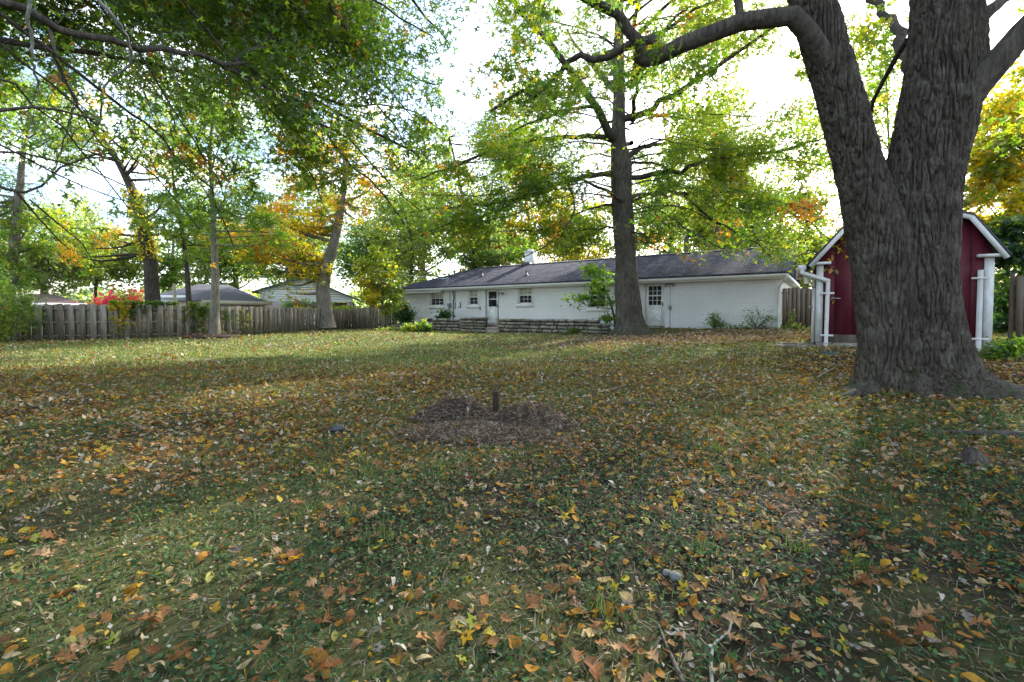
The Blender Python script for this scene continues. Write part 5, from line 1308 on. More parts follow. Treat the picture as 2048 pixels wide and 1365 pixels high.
for y0, y1, n, h, wd, tri in ((1.3, 4.2, 34000, .040, .0040, False), (4.2, 8.5, 62000, .048, .006, True), (8.5, 15, 62000, .062, .014, True), (15, 28, 52000, .065, .03, True)):
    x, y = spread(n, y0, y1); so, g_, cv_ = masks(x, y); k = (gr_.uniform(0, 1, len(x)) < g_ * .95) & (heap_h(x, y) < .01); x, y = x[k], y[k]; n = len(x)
    z = H(x, y); hh = h * gr_.uniform(.45, 1.35, n) * (1 + .8 * np.clip(n2(x, y, 1.1, 61), -.5, .8)); az_ = gr_.uniform(0, 6.28, n); ln = gr_.uniform(.2, 1.3, n)
    d = np.stack([np.cos(az_), np.sin(az_), 0 * az_], 1); s_ = np.stack([-d[:, 1], d[:, 0], 0 * az_], 1) * (wd * gr_.uniform(.6, 1.3, n))[:, None]
    b = np.stack([x, y, z - .006], 1); up_ = np.array([0, 0, 1.])
    tip = b + d * (hh * ln)[:, None] + up_ * (hh * (1.1 - .35 * ln))[:, None]
    dry = np.clip(.28 + .5 * n2(x, y, .35, 71) + .12 * (y > 9), .05, .95)  # extra straw coloured blades on the far lawn make it look sunlit
    ci = np.where(gr_.uniform(0, 1, n) < dry * .75, gr_.integers(3, 6, n), gr_.integers(0, 4, n)); col = GC[ci] * gr_.uniform(.75, 1.25, (n, 1)) * (1.5 if y0 > 8 else .9 if y0 > 4 else .68)  # far blades coloured brighter as if sunlit, nearest ones darker for contrast
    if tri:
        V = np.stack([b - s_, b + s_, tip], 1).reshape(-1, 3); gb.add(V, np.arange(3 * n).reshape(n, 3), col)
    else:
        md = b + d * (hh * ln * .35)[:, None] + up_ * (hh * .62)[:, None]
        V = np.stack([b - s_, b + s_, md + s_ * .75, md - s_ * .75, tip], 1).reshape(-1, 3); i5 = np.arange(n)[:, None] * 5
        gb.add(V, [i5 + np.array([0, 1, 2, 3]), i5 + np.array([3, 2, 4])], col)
x, y = spread(150, 1.4, 7.5); q_ = gr_.integers(0, len(x), 4200); x, y = x[q_] + gr_.normal(0, .035, 4200), y[q_] + gr_.normal(0, .035, 4200)   # longer tufts
n = 4200; az_ = gr_.uniform(0, 6.28, n); hh = gr_.uniform(.04, .115, n); d = np.stack([np.cos(az_), np.sin(az_), 0 * az_], 1); s_ = np.stack([-d[:, 1], d[:, 0], 0 * az_], 1) * .0028; b = np.stack([x, y, H(x, y) - .005], 1)
ln = gr_.uniform(.2, 1., n); md = b + d * (hh * ln * .35)[:, None] + np.array([0, 0, 1.]) * (hh * .62)[:, None]; tip = b + d * (hh * ln)[:, None] + np.array([0, 0, 1.]) * (hh * .95)[:, None]; i5 = np.arange(n)[:, None] * 5
gb.add(np.stack([b - s_, b + s_, md + s_ * .75, md - s_ * .75, tip], 1).reshape(-1, 3), [i5 + np.array([0, 1, 2, 3]), i5 + np.array([3, 2, 4])], GC[gr_.integers(0, 4, n)] * gr_.uniform(.7, 1.15, (n, 1)))
for y0, y1, n, ln, wd in ((1.3, 4.5, 16000, .06, .0013), (4.5, 9, 15000, .07, .002)):      # dead thatch lying flat
    x, y = spread(n, y0, y1); n = len(x); az_ = gr_.uniform(0, 6.28, n); d = np.stack([np.cos(az_), np.sin(az_), gr_.normal(0, .12, n)], 1) * (ln * gr_.uniform(.4, 1.3, n) / 2)[:, None]
    s_ = np.stack([-np.sin(az_), np.cos(az_), 0 * az_], 1) * wd; c = np.stack([x, y, H(x, y) + .008], 1); tc_ = np.array([(.22,.19,.13), (.15,.12,.085), (.28,.25,.18), (.10,.085,.06)])
    gb.add(np.stack([c - d - s_, c - d + s_, c + d + s_, c + d - s_], 1).reshape(-1, 3), np.arange(4 * n).reshape(n, 4), tc_[gr_.integers(0, 4, n)] * gr_.uniform(.7, 1.2, (n, 1)))
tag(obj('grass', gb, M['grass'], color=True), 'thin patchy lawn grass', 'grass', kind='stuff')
# creeping ground cover
cb = MB(); CC = np.array([(.018,.048,.018), (.026,.064,.022), (.040,.085,.028), (.060,.11,.030), (.085,.125,.05)])
for y0, y1, n, sz in ((1.3, 3.2, 26000, .023), (3.2, 5.4, 30000, .027), (5.4, 8.0, 18000, .034)):
    x, y = spread(n, y0, y1); cl = n2(x, y, 2.6, 81) + .6 * n2(x, y, 6.1, 82); so, g_, cv_ = masks(x, y)
    k = (gr_.uniform(0, 1, len(x)) < np.clip(cv_ * (1.05 + 2.4 * cl), 0, 1)) & (heap_h(x, y) < .01); x, y, cl = x[k], y[k], cl[k]; n = len(x)
    z = H(x, y) + gr_.uniform(.008, .045, n) * (1 + np.clip(cl, 0, 1) * 1.2)
    col = CC[gr_.choice(5, n, p=(.3, .3, .2, .12, .08))] * gr_.uniform(.8, 1.3, (n, 1))
    put_leaves(cb, np.stack([x, y, z], 1), gr_.normal(0, 1, (n, 3)) * [1, 1, .2], sz, 'oval', col, gr_, .9, .42)
tag(obj('ground_cover', cb, M['cover_leaf'], color=True), 'small leaved creeping ground cover', 'ground cover', kind='stuff')
# fallen leaves
def curled(kind, seed):
    r = np.random.default_rng(seed)
    if kind == 'oval': ys = np.linspace(0, 1, 6); wd = np.array([.02, .24, .33, .31, .2, .01])
    elif kind == 'narrow': ys = np.linspace(0, 1, 6); wd = np.array([.015, .12, .18, .17, .11, .01])
    else:
        ys = np.array([0, .14, .26, .38, .52, .62, .74, .86, 1.0]); wd = np.array([.015, .07, .33, .09, .42, .11, .30, .08, .01])
    wd = wd * r.uniform(.85, 1.15, len(wd)); bend, fold, tw_ = r.uniform(-.9, .9), r.uniform(-.15, .75), r.uniform(-.7, .7)
    V = []
    for y_, w_ in zip(ys, wd):
        zz0 = bend * (y_ - .5)**2 * 1.3 - bend * .1; a_ = tw_ * (y_ - .5)
        yl = y_ + (.12 * (w_ > .25) if kind == 'lobed' else 0)
        for s_ in (-1, 0, 1): V.append((s_ * w_ * math.cos(a_), yl if s_ else y_, zz0 + (fold * w_ * .9 if s_ else 0) + s_ * w_ * math.sin(a_) + r.normal(0, .012)))
    Fq = []
    for i in range(len(ys) - 1):
        for j in range(2): Fq.append((3*i + j, 3*i + j + 1, 3*i + j + 4, 3*i + j + 3))
    V = np.array(V); V[:, 2] -= np.percentile(V[:, 2], 15)
    return V, np.array(Fq)
def starl(seed):
    r = np.random.default_rng(seed); V, Fq = star([(0, .8, .26), (58, .72, .24), (-58, .72, .24), (118, .42, .18), (-118, .42, .18)]); V[:, 2] = .5 * (V[:, 0]**2) * r.uniform(-.6, 1) + .3 * V[:, 1]**2 * r.uniform(-.5, 1) + r.normal(0, .03, len(V)); return V, Fq
LIT = {'oval': [curled('oval', i) for i in range(12)], 'narrow': [curled('narrow', 20 + i) for i in range(5)], 'lobed': [curled('lobed', 40 + i) for i in range(12)], 'star': [starl(60 + i) for i in range(4)]}
LC = {'oval': [((.25,.125,.025), 4), ((.30,.17,.028), 3), ((.19,.09,.03), 3), ((.30,.22,.10), 2), ((.32,.26,.05), 1.2), ((.20,.19,.05), 1), ((.17,.09,.04), 2)],
      'narrow': [((.33,.24,.05), 2), ((.28,.23,.13), 3), ((.40,.30,.05), 1.5), ((.34,.32,.26), 1)],
      'lobed': [((.16,.075,.03), 4), ((.22,.11,.045), 3), ((.27,.17,.09), 3), ((.20,.17,.14), 1.0), ((.19,.075,.03), 1.2)],
      'star': [((.30,.24,.03), 2), ((.38,.22,.03), 2), ((.20,.22,.03), 1.2), ((.18,.165,.14), 1.0), ((.25,.14,.06), 1.5)]}
def lcol(kind, n):
    c = np.array([q[0] for q in LC[kind]]); p_ = np.array([q[1] for q in LC[kind]], float); return c[gr_.choice(len(c), n, p=p_ / p_.sum())] * gr_.uniform(.72, 1.2, (n, 1))
def lay(mb, x, y, kind, size, tilt, lift=(0.006, .03)):
    n = len(x)
    if not n: return
    z = H(x, y) + heap_h(x, y) + gr_.uniform(*lift, n); var = gr_.integers(0, len(LIT[kind]), n); col = lcol(kind, n)
    for vi, (V0, F0) in enumerate(LIT[kind]):
        m = var == vi; c = np.stack([x[m], y[m], z[m]], 1); k = len(c)
        if not k: continue
        nrm = unit(np.array([0, 0, 1.]) + gr_.normal(0, tilt, (k, 3))); ax = gr_.normal(0, 1, (k, 3)); ax = unit(ax - (ax * nrm).sum(1, keepdims=True) * nrm); sd_ = np.cross(ax, nrm)
        s_ = (size * gr_.uniform(.6, 1.3, k))[:, None, None]
        V = c[:, None] + s_ * (V0[None, :, :1] * sd_[:, None] + (V0[None, :, 1:2] - .5) * ax[:, None] + V0[None, :, 2:3] * nrm[:, None])
        mb.add(V.reshape(-1, 3), (F0[None] + (np.arange(k) * len(V0))[:, None, None]).reshape(-1, F0.shape[1]), np.repeat(col[m], len(F0), 0))
lb = MB()
for y0, y1, n, mul in ((1.35, 3.2, 2100, 1.), (3.2, 6, 8200, 1.0), (6, 10, 16000, 1.05)):
    x, y = spread(n, y0, y1); dn = .60 + .75 * n2(x, y, .8, 91) + .75 * n2(x, y, 2.3, 92); hk = heap_h(x, y)
    k = (gr_.uniform(0, 1, len(x)) < dn) & ((hk < .012) | (gr_.uniform(0, 1, len(x)) < .12)); x, y = x[k], y[k]
    t_ = gr_.uniform(0, 1, len(x))
    for kind, lo, hi, sz in (('oval', 0, .56, .058), ('narrow', .56, .68, .066), ('lobed', .68, .86, .088), ('star', .86, 1.01, .052)):
        m = (t_ >= lo) & (t_ < hi)
        if y0 >= 6:
            c_ = np.stack([x[m], y[m], H(x[m], y[m]) + heap_h(x[m], y[m]) + gr_.uniform(.012, .035, m.sum())], 1); put_leaves(lb, c_, gr_.normal(0, 1, c_.shape), sz * 1.15, {'oval': 'oval', 'narrow': 'kite', 'lobed': 'oak', 'star': 'tri'}[kind], lcol(kind, len(c_)), gr_, .9, .45)
            continue
        lay(lb, x[m], y[m], kind, sz * mul * .92, .38)
fr0 = np.array([(.19,.11,.05), (.26,.18,.10), (.11,.065,.035), (.33,.26,.17), (.36,.22,.05), (.36,.33,.27)])
for y0, y1, n, sz in ((1.3, 4, 12000, .022), (4, 10, 26000, .038), (3, 6.5, 6500, .052), (6, 11, 10000, .06)):                # crumbled bits
    x, y = spread(n, y0, y1); put_leaves(lb, np.stack([x, y, H(x, y) + heap_h(x, y) * 1.02 + gr_.uniform(.004, .02, len(x))], 1), gr_.normal(0, 1, (len(x), 3)), sz, 'kite', fr0[gr_.integers(0, 6, len(x))] * gr_.uniform(.7, 1.2, (len(x), 1)), gr_, .9, .5)
fc = np.array([(.30,.17,.03), (.20,.10,.04), (.34,.28,.20), (.42,.38,.32), (.38,.27,.05), (.25,.12,.04), (.30,.09,.02), (.28,.20,.12)])
for y0, y1, n, sz in ((10, 16, 12000, .085), (16, 27, 17000, .105)):
    x, y = spread(n, y0, y1); tan_ = np.clip(1.25 - np.hypot((x - 6.3) / 6.2, (y - 16.5) / 4.2), 0, 1); dn = .42 + .5 * n2(x, y, .45, 95) + .35 * n2(x, y, 1.4, 96) + tan_ * .75
    k = gr_.uniform(0, 1, len(x)) < dn; x, y, tan_ = x[k], y[k], tan_[k]; n = len(x)
    ci = np.where(gr_.uniform(0, 1, n) < .30 + .6 * tan_, gr_.choice([1, 2, 3, 7], n), gr_.integers(0, 8, n)); col = fc[ci] * gr_.uniform(.7, 1.2, (n, 1))
    put_leaves(lb, np.stack([x, y, H(x, y) + gr_.uniform(.01, .05, n)], 1), gr_.normal(0, 1, (n, 3)), sz, 'kite', col, gr_, .9, .4)
x, y = gr_.normal(6.2, 2.6, 9000), gr_.normal(15.8, 2.1, 9000); k = ~blocked(x, y) & (y < 20.5) & (y > 9.5); x, y = x[k], y[k]; n = len(x)   # thick tan litter under the oak
put_leaves(lb, np.stack([x, y, H(x, y) + gr_.uniform(.005, .04, n)], 1), gr_.normal(0, 1, (n, 3)), .10, 'kite', fc[gr_.choice([1, 2, 3, 7, 7], n)] * gr_.uniform(.6, 1.1, (n, 1)), gr_, .9, .45)
for cx_, cy_, rd, n in ((5.15, 5.95, .62, 700), (ob_[0], OY, .75, 900)):            # leaves drifted against the trunks
    a_ = gr_.uniform(0, 6.28, n); q_ = rd * (.9 + np.abs(gr_.normal(0, .28, n))); x, y = cx_ + q_ * np.cos(a_), cy_ + q_ * np.sin(a_)
    put_leaves(lb, np.stack([x, y, H(x, y) + gr_.uniform(.01, .07, n) * np.clip(1.6 - q_ / rd, .1, 1)], 1), gr_.normal(0, 1, (n, 3)), .06, 'oval', fc[gr_.choice([0, 1, 2, 5, 7], n)] * gr_.uniform(.5, 1.1, (n, 1)), gr_, .9, .6)
tag(obj('fallen_leaves', lb, M['litter'], color=True), 'fallen autumn leaves scattered over the lawn', 'leaf litter', kind='stuff')
# the 300 nearest fallen leaves, one by one
LM = []
for kind, cnt in (('oval', 24), ('narrow', 6), ('lobed', 14), ('star', 5)):
    for i in range(cnt):
        mb = MB(); V0, F0 = LIT[kind][i % len(LIT[kind])]; mb.add((V0 - [0, .5, 0]) * {'oval': .050, 'narrow': .056, 'lobed': .075, 'star': .044}[kind], F0, lcol(kind, 1)[0]); LM.append(mb.mesh('leaf', M['litter'], smooth=True, color=True))
px = np.stack([gr_.uniform(-20, 2068, 300), 1365 - 400 * gr_.uniform(0, 1, 300)**1.0], 1)
for u, v in px:
    d = ray(u, v); t = CAMZ / -d[2]; x, y = d[0] * t, d[1] * t; z = Hs(x, y); s_ = gr_.uniform(.65, 1.25)
    inst('leaf', LM[gr_.integers(len(LM))], lawn, (x, y, z + .028), (gr_.normal(0, .3), gr_.normal(0, .3), gr_.uniform(0, 6.28)), (s_, s_, s_))

# ------------------------------------------------------------------ smaller things in the yard
dr_ = np.random.default_rng(23)
def strands(mb, x, y, z, ln, wd, cols, r, lie=.35, out=None):
    n = len(x); az_ = r.uniform(0, 6.28, n); el = r.normal(0, lie, n)
    d = np.stack([np.cos(az_) * np.cos(el), np.sin(az_) * np.cos(el), np.sin(el)], 1)
    if out is not None: d = unit(d + out)
    L = ln * r.uniform(.5, 1.4, n); c = np.stack([x, y, z], 1); s_ = unit(np.cross(d, r.normal(0, 1, (n, 3)))) * (wd * r.uniform(.6, 1.4, n))[:, None]
    md = c + r.normal(0, .012, (n, 3)); a_, b_ = c - d * (L / 2)[:, None], c + d * (L / 2)[:, None] - np.array([0, 0, 1]) * (L * .15)[:, None]
    V = np.stack([a_ - s_, a_ + s_, md + s_, md - s_, b_ + s_, b_ - s_], 1).reshape(-1, 3); i6 = np.arange(n)[:, None] * 6
    col = np.asarray(cols)[r.integers(0, len(cols), n)] * r.uniform(.7, 1.25, (n, 1))
    mb.add(V, np.concatenate([i6 + np.array([0, 1, 2, 3]), i6 + np.array([3, 2, 4, 5])]), np.concatenate([col, col]))
# heap of dead grass round a stake
hp0 = G(980, 868)
heap = thing('straw_heap', 'low heaps of dead brown grass piled round a wooden stake', 'heap', hp0)
xs_, ys_ = np.linspace(hp0[0] - 1.5, hp0[0] + 1.5, 90), np.linspace(hp0[1] - 1.0, hp0[1] + 1.1, 64); X_, Y_ = np.meshgrid(xs_, ys_)
hz = heap_h(X_.ravel(), Y_.ravel()); zz_ = H(X_.ravel(), Y_.ravel()) + np.where(hz > 0, hz * .9, -.03) + .02 * perlin(np.stack([X_.ravel() * 9, Y_.ravel() * 9, hz * 0], 1), 2) * (hz > .01)
ix = np.arange(90 * 64).reshape(64, 90); m = MB(); m.add(np.stack([X_.ravel(), Y_.ravel(), zz_], 1), np.stack([ix[:-1, :-1], ix[:-1, 1:], ix[1:, 1:], ix[1:, :-1]], -1).reshape(-1, 4))
M['mulch'] = surf('dead_thatch', (.06, .049, .04), (.028, .023, .018), 14, .95, .9, 60, detail=8)
obj('core', m, M['mulch'], heap, smooth=True)
n = 21000; x = dr_.normal(hp0[0], .62, n); y = dr_.normal(hp0[1], .36, n); hh = heap_h(x, y); k = (hh > .004) | (dr_.uniform(0, 1, n) < .12); x, y, hh = x[k], y[k], np.maximum(hh[k], 0)
m = MB(); strands(m, x, y, H(x, y) + hh * .95 + dr_.uniform(0, .028, len(x)), .11, .0022, [(.105,.08,.058), (.19,.15,.11), (.06,.046,.034), (.29,.245,.19), (.085,.064,.047)], dr_, .5)
st_ = obj('straw', m, M['straw'], heap, color=True); st_['kind'] = 'stuff'
q = G(990, 842); q0 = np.array([q[0], q[1], Hs(q[0], q[1]) - .1]); tp = P(991, 784, q[1])
m = MB(); pth = smooth_path([q0, q0 * .5 + tp * .5 + [.006, 0, 0], tp], 14); V, Fq = bark_tube(pth, np.linspace(.042, .032, 14), 40, .012, .012, None, q0[2], sc=(30, 5), seed=88); m.add(V, Fq); m.add(np.vstack([V[-40:], tp + [0.008, 0, .012]]), np.stack([np.arange(40), (np.arange(40) + 1) % 40, np.full(40, 40)], 1))
tag(obj('wooden_stake', m, surf('stake_wood', (.035, .025, .019), (.018, .013, .010), 20, .9, .6, 60, (1, 1, .2)), None, smooth=True, origin=q0), 'short weathered stake stuck upright between the two dead grass heaps', 'stake')
# black can lying on the leaves
q = G(677, 866); cz = q + [0, 0, .04]
can = thing('black_canister', 'small dark plastic canister lying on its side left of the grass heap', 'canister', q)
dv = unit(np.array([.93, .28, .12])); m = MB(); tube(m, [cz - dv * .055, cz - dv * .053, cz + dv * .05, cz + dv * .055], [.030, .036, .036, .030], 18); obj('body', m, M['metal_dark'], can, smooth=False)
m = MB(); tube(m, [cz - dv * .075, cz - dv * .055], [.034, .038], 18); obj('cap', m, surf('black_cap', (.012, .012, .014), (.02, .02, .022), 5, .35, spec=.5), can)
m = MB(); tube(m, [cz - dv * .13 - [0, 0, .02], cz - dv * .075], [.006, .012], 8); obj('spike', m, M['metal_dark'], can)
# log at the right, stump, stones, sticks
def log(name, label, cat, pts, r0, r1, mat, seed, nt_=36, ds=.02, depth=.012, lift=.6):
    p_ = np.array([G(u, v) for u, v in pts]); rr2 = np.linspace(r0, r1, len(pts)); p_[:, 2] = [Hs(a, b) for a, b in p_[:, :2]] + rr2 * lift
    c0 = p_.mean(0); m = MB(); V, Fq = bark_tube(p_, rr2, nt_, ds, depth, None, 0, sc=(26, 26), seed=seed); m.add(V, Fq)
    for ring in (V[:nt_], V[-nt_:]): m.add(np.vstack([ring, ring.mean(0)]), np.stack([np.arange(nt_), (np.arange(nt_) + 1) % nt_, np.full(nt_, nt_)], 1))
    return tag(obj(name, m, mat, None, smooth=True, origin=np.array([c0[0], c0[1], Hs(c0[0], c0[1])])), label, cat)
log('fallen_log', 'thin dark rotting log lying across the grass at the right edge', 'log', [(1838, 868), (1900, 870), (1970, 872), (2048, 876), (2110, 880)], .022, .040, M['bark_dark'], 5)
log('stick', 'pale bent twig standing out of the leaves at the bottom right', 'stick', [(1424, 1380), (1422, 1330), (1428, 1296), (1445, 1280), (1458, 1268), (1464, 1240)], .007, .004, M['lichen'], 6, 10, .02, .002, 2)
log('stick', 'dark straight stick at the bottom edge left of the pale bent twig', 'stick', [(1366, 1375), (1345, 1325), (1330, 1290), (1318, 1255)], .009, .005, M['twig'], 7, 10, .02, .002, 1.5)
log('branch', 'thin pale branch lying on the lawn beyond the grass heap', 'branch', [(1195, 788), (1215, 783), (1235, 778), (1250, 772)], .014, .008, M['lichen'], 8, 10, .03, .003, 1.5)
log('branch', 'dark short log right of the grass heap in the grass', 'branch', [(1250, 811), (1280, 812), (1312, 813)], .03, .022, M['bark_dark'], 9, 14, .03, .004, .7)
log('branch', 'grey branch leaning in leaves left of the big maple roots', 'branch', [(1636, 758), (1655, 746), (1668, 738)], .014, .009, M['lichen'], 10, 10, .03, .003, 2)
log('stick', 'fine dark twig lying over leaves at the lower left', 'stick', [(205, 968), (245, 955), (280, 945)], .006, .003, M['twig'], 11, 8, .02, .001, 1.5)
q = G(1942, 928)
m = MB(); th = np.arange(30) * 2 * math.pi / 30
rings = [(.13, -.02), (.09, .03), (.065, .07), (.05, .10), (.03, .115)]; V = np.concatenate([np.stack([q[0] + (rr2 * (1 + .35 * np.cos(3 * th + .4) * (i < 3) + dr_.normal(0, .08, 30))) * np.cos(th), q[1] + rr2 * .7 * np.sin(th), np.full(30, q[2] + z) + dr_.normal(0, .008, 30)], 1) for i, (rr2, z) in enumerate(rings)]); ix = np.arange(150).reshape(5, 30)
m.add(V, np.stack([ix[:-1], np.roll(ix, -1, 1)[:-1], np.roll(ix, -1, 1)[1:], ix[1:]], -1).reshape(-1, 4)); m.add(np.vstack([V[-30:], q + [0, 0, .12]]), np.stack([np.arange(30), (np.arange(30) + 1) % 30, np.full(30, 30)], 1))
tag(obj('root_stump', m, M['bark_dark'], None, smooth=True, origin=q), 'small weathered grey root stump poking from the grass at right', 'stump')
for (u, v, rr2, lab) in ((1333, 1163, .019, 'smaller grey stone of the touching pair among green leaves'), (1350, 1172, .025, 'larger grey stone of the touching pair among green leaves')):
    q = G(u, v); m = MB(); rows = []
    for i in range(9):
        a = math.pi * i / 8; rows.append(np.stack([rr2 * math.sin(a) * np.cos(th), rr2 * .85 * math.sin(a) * np.sin(th), np.full(30, rr2 * .75 * math.cos(a))], 1))
    V = np.concatenate(rows); V *= 1 + .22 * perlin(V * 45, int(u))[:, None]; ix = np.arange(270).reshape(9, 30); m.add(V + q + [0, 0, rr2 * .55 + .03], np.stack([ix[:-1], np.roll(ix, -1, 1)[:-1], np.roll(ix, -1, 1)[1:], ix[1:]], -1).reshape(-1, 4))
    tag(obj('stone', m, surf('grey_stone', (.17, .18, .18), (.11, .115, .115), 60, .9, .5, 200), None, smooth=True, origin=q), lab, 'stone')
# mulch ring at the slender lawn tree
q = P(432, 679, 18.9); q[2] = Hs(q[0], q[1]); n = 9000; a = dr_.uniform(0, 6.28, n); rr2 = np.sqrt(dr_.uniform(0, 1, n)); x, y = q[0] + 1.05 * rr2 * np.cos(a) - .15, q[1] + .62 * rr2 * np.sin(a); z = H(x, y) + .16 * np.clip(1.1 - rr2**5, 0, 1) * np.clip(.55 + perlin(np.stack([x * 2, y * 2, x * 0], 1), 4), .2, 1.2)
mr_ = thing('mulch_ring', 'ring of brown dead thatch round the foot of the slender tree', 'mulch', q)
m = MB(); aa_ = np.arange(40) * 2 * math.pi / 40
rows = [np.stack([q[0] - .15 + 1.05 * s * np.cos(aa_), q[1] + .62 * s * np.sin(aa_), np.full(40, q[2] + hh_)], 1) for s, hh_ in ((1.05, -.06), (.98, .06), (.8, .11), (.4, .12), (.02, .12))]; ix = np.arange(200).reshape(5, 40)
m.add(np.concatenate(rows), np.stack([ix[:-1], np.roll(ix, -1, 1)[:-1], np.roll(ix, -1, 1)[1:], ix[1:]], -1).reshape(-1, 4)); obj('core', m, M['mulch'], mr_)
m = MB(); strands(m, x, y, z, .22, .009, [(.17,.13,.10), (.24,.19,.15), (.11,.08,.06), (.14,.06,.03)], dr_, .35); s_ = obj('straw', m, M['straw'], mr_, color=True); s_['kind'] = 'stuff'

def shrub(name, label, cat, u, v, Y, lobes, n, pal, leaf, shape, seed, spots=(), stems=7, up=.8, bark='twig'):
    r = np.random.default_rng(seed); b = P(u, v, Y); zg = Hs(b[0], b[1]); b[2] = zg
    root = thing(name, label, cat, b); sw_ = MB(); C, D = [], []; tot = sum(q[4] for q in lobes); scl = Y / F
    for cu, cv, ru, rv, wt in lobes:
        c0 = P(cu, cv, Y); ns = max(2, int(stems * wt / tot + .5)); m = int(n * wt / tot / ns)
        for _ in range(ns):
            d = unit(r.normal(0, 1, 3)); q = c0 + d * np.array([ru, min(ru, rv), rv]) * scl * r.uniform(.4, 1); q[2] = max(q[2], zg + .05)
            pth = smooth_path([b + r.normal(0, .05, 3) * [1, 1, 0], (b + q) / 2 + r.normal(0, .04, 3), q], 6); tube(sw_, pth, np.linspace(.012, .004, 6) * max(1, Y / 15), 4, cap=False)
            t_ = r.uniform(.3, 1, m); i_ = np.minimum((t_ * 5).astype(int), 4); sg = np.array([ru, ru * .8, rv]) * scl * .42
            C.append(pth[i_] * .35 + q * .65 + r.normal(0, 1, (m, 3)) * sg); D.append(np.tile(unit(q - b), (m, 1)))
    C, D = np.concatenate(C), np.concatenate(D); k = C[:, 2] > zg + .01; C, D = C[k], D[k]; col = pick(pal, len(C), r)
    for sp_, sc, sdd, thr in spots:
        mk = cluster(C, sc, sdd, thr); col[mk] = pick(sp_, mk.sum(), r)
    lm = MB(); put_leaves(lm, C, D, leaf, shape, col, r, up, .7)
    obj('stem', sw_, M[bark], root); obj('foliage', lm, M['leaf'], root, color=True); return root
shrub('burning_bush', 'bright crimson leaved bush showing over the left fence', 'bush', 235, 615, 25, [(215,590,40,14,1), (255,585,30,18,1.2), (230,603,50,8,1)], 2200, 'red', .15, 'kite', 301, [('pale', .9, 5, .22)])
shrub('evergreen_shrub', 'dark green rounded shrub at the left corner of the white house', 'shrub', 812, 648, 30, [(810,628,20,16,1.4), (806,612,10,10,.5)], 2000, 'dark', .14, 'kite', 302, [('dgreen', 1, 5, .1)])
shrub('broadleaf_shrub', 'green leafy shrub beside the air conditioner under the first window', 'shrub', 890, 640, 27.6, [(888,626,15,11,1), (880,634,9,7,.5)], 700, 'dark', .16, 'oval', 303, [('green', 1.2, 5, .1)])
shrub('garden_shrub', 'light green leafy plant growing in front of the low stone wall', 'shrub', 838, 668, 24.0, [(832,655,18,10,1), (850,645,8,16,.7), (858,655,10,10,.5)], 1300, 'green', .13, 'oval', 304, [('ygreen', 1, 5, .05), ('dark', 1, 6, .2)])
shrub('pale_plant', 'low pale grey green plants left of the stone wall', 'plant', 775, 668, 25.5, [(775,662,16,7,1), (790,668,12,4,.5)], 700, 'pale', .10, 'kite', 305)
shrub('creeping_plant', 'dark leafy creeper at the foot of the long stone wall', 'plant', 1165, 668, 21.3, [(1155,660,14,9,1), (1185,662,16,8,1)], 900, 'dgreen', .11, 'oval', 306, [('yellow', 1.2, 5, .28)])
shrub('wall_shrub', 'small twiggy shrub against the white wall right of the garage door', 'shrub', 1428, 655, 19.9, [(1428,640,14,12,1), (1440,650,22,6,1)], 520, 'green', .085, 'kite', 307, [('rust', 1, 5, .25)], stems=16)
shrub('wall_weeds', 'thin blue green weeds against the right end of the white wall', 'plant', 1510, 656, 19.2, [(1500,636,20,16,1), (1540,640,18,14,.8), (1555,656,26,6,1), (1480,655,26,5,.8)], 620, 'green', .085, 'kite', 308, [('blue', 1, 5, .0)], stems=26)
shrub('corner_weeds', 'dry weeds at the foot of the brown fence beside the house', 'plant', 1600, 662, 18.9, [(1590,655,24,6,1), (1582,640,8,14,.3)], 420, 'pale', .08, 'kite', 309, [('rust', 1, 5, .1)], stems=14)
shrub('woodland_shrub', 'dark green leafy shrub at the right edge beside the maple roots', 'shrub', 2010, 745, 8.4, [(1990,705,30,14,1), (2030,690,26,16,1), (2050,720,40,30,1.4), (2005,735,24,22,.6)], 900, 'dgreen', .085, 'oval', 310, [('green', 1.1, 5, .05)], stems=22)
shrub('bush', 'bushy vine covered shrub at the far left end of the fence', 'bush', 8, 690, 15.6, [(10,620,36,40,1.4), (-10,660,40,30,1.2), (40,600,24,24,.5), (12,560,24,30,.6)], 3600, 'green', .10, 'tri', 311, [('ygreen', .9, 5, .1), ('rust', 1, 6, .3)], stems=22)
shrub('hedge_bush', 'grey green bush showing over the fence before the gabled house', 'bush', 620, 612, 33, [(600,604,20,9,1), (640,602,22,10,1), (570,603,18,8,.8)], 1500, 'blue', .17, 'kite', 312, [('rust', 1, 5, .3)])
shrub('low_hedge', 'yellow green bush top behind the fence beneath the carport', 'bush', 690, 616, 32.5, [(690,614,26,5,1)], 800, 'ygreen', .16, 'kite', 313)
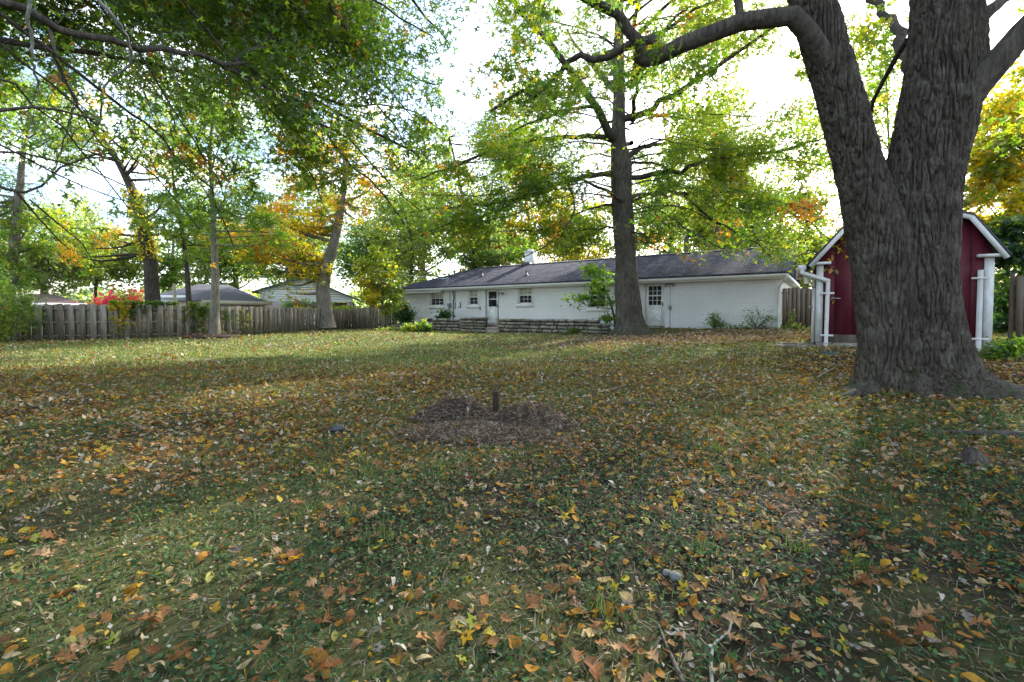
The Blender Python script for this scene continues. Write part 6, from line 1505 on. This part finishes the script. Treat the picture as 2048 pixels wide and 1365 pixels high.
# vines over the fence, creeper on the shed
r = np.random.default_rng(41)
def vine(name, label, pts, n, pal, size, shape, mat='leaf', spots=()):
    C = []
    for (p0, p1, z0, z1, ww) in pts:
        k = int(n * ww); t = r.uniform(0, 1, k); zt = r.uniform(0, 1, k)**.7; q = np.array(p0)[None] * (1 - t[:, None]) + np.array(p1)[None] * t[:, None]
        off = r.uniform(.04, .22, k); dd = unit(-q); q = q + dd * off[:, None]; gz = H(q[:, 0], q[:, 1]); C.append(np.column_stack([q, gz + z0 + (z1 - z0) * zt]))
    C = np.concatenate(C); keep = perlin(C * 1.6, 3) + .5 * perlin(C * 4, 4) > -.12; C = C[keep]; col = pick(pal, len(C), r)
    for sp_, sc, sdd, thr in spots: mk = cluster(C, sc, sdd, thr); col[mk] = pick(sp_, mk.sum(), r)
    m = MB(); put_leaves(m, C, np.tile([0, -.3, -1.], (len(C), 1)), size, shape, col, r, .5, .6); c0 = C.mean(0)
    root = thing(name, label, 'vine', c0); obj('leaves', m, M['leaf'], root, color=True)
    sm_ = MB()
    for _ in range(14):
        q = C[r.integers(len(C))]; tube(sm_, smooth_path([[q[0], q[1], Hs(q[0], q[1])], q * .5 + np.array([q[0] + r.normal(0, .2), q[1], Hs(q[0], q[1])]) * .5, q], 7), .008, 4, cap=False)
    obj('stem', sm_, M['twig'], root); return root
fp = np.array(fl_pts)
vine('fence_vine', 'green and yellow vine draped over the fence left of the slender tree', [(fp[3], fp[5], .75, 1.5, .8), (fp[3], fp[5], .1, .9, .2), (fp[5], fp[6], .1, 1.2, .12)], 2600, 'green', .11, 'maple', spots=[('ygreen', .9, 3, .0), ('yellow', 1, 4, .25), ('dgreen', 1, 6, .1)])
vine('fence_vine', 'sparse green vine hanging on the far left boards of the fence', [(fp[0], fp[2], .6, 1.4, 1.), (fp[1], fp[2], .2, .8, .3)], 500, 'green', .10, 'maple')
a0, z0 = spx(1665, 520); cc = []
for u, v in ((1672, 478), (1668, 492), (1655, 500), (1690, 485), (1680, 500), (1662, 515), (1655, 540), (1668, 538), (1690, 510), (1675, 470), (1684, 478), (1660, 488), (1666, 597)):
    a_, z_ = spx(u, v); cc.append(SF([(a_, -.05, z_)])[0])
cc = np.array(cc); C = np.repeat(cc, 3, 0) + r.normal(0, .035, (39, 3)); m = MB(); put_leaves(m, C, np.tile([.3, 0, -1.], (39, 1)), .12, 'oval', pick('yellow', 39, r), r, .4, .5)
root = thing('shed_creeper', 'few yellow creeper leaves on the upper left of the red shed front', 'vine', cc.mean(0)); obj('leaves', m, M['leaf'], root, color=True)
m = MB(); tube(m, smooth_path(cc[:10], 30), .005, 4); obj('stem', m, M['twig'], root)

shrub('shade_fill_bush', 'added dark bush standing in for the deep shade behind the fence right of the shed', 'bush', 2020, 690, 16.5, [(2005,600,40,60,1), (2050,560,60,80,1.3), (2035,660,60,40,1)], 4200, 'dark', .2, 'kite', 320, [('dgreen', .9, 5, .1)], stems=26)  # dark bush added as a backdrop in place of near-black shade
rr5 = np.random.default_rng(77); n = 90; a = rr5.uniform(3, LEN, n); dd = DM + (OV - DM) * rr5.uniform(.05, .98, n); z = EZ + (OV - dd) / (OV - DM) * (RZ - EZ) + .012
m = MB(); put_leaves(m, HF(np.column_stack([a, dd, z])), rr5.normal(0, 1, (n, 3)), .11, 'kite', np.array([(.45,.40,.30), (.5,.47,.42), (.35,.25,.12)])[rr5.integers(0, 3, n)], rr5, .9, .2)
o_ = obj('roof_leaves', m, M['litter'], roof, color=True); o_['kind'] = 'stuff'
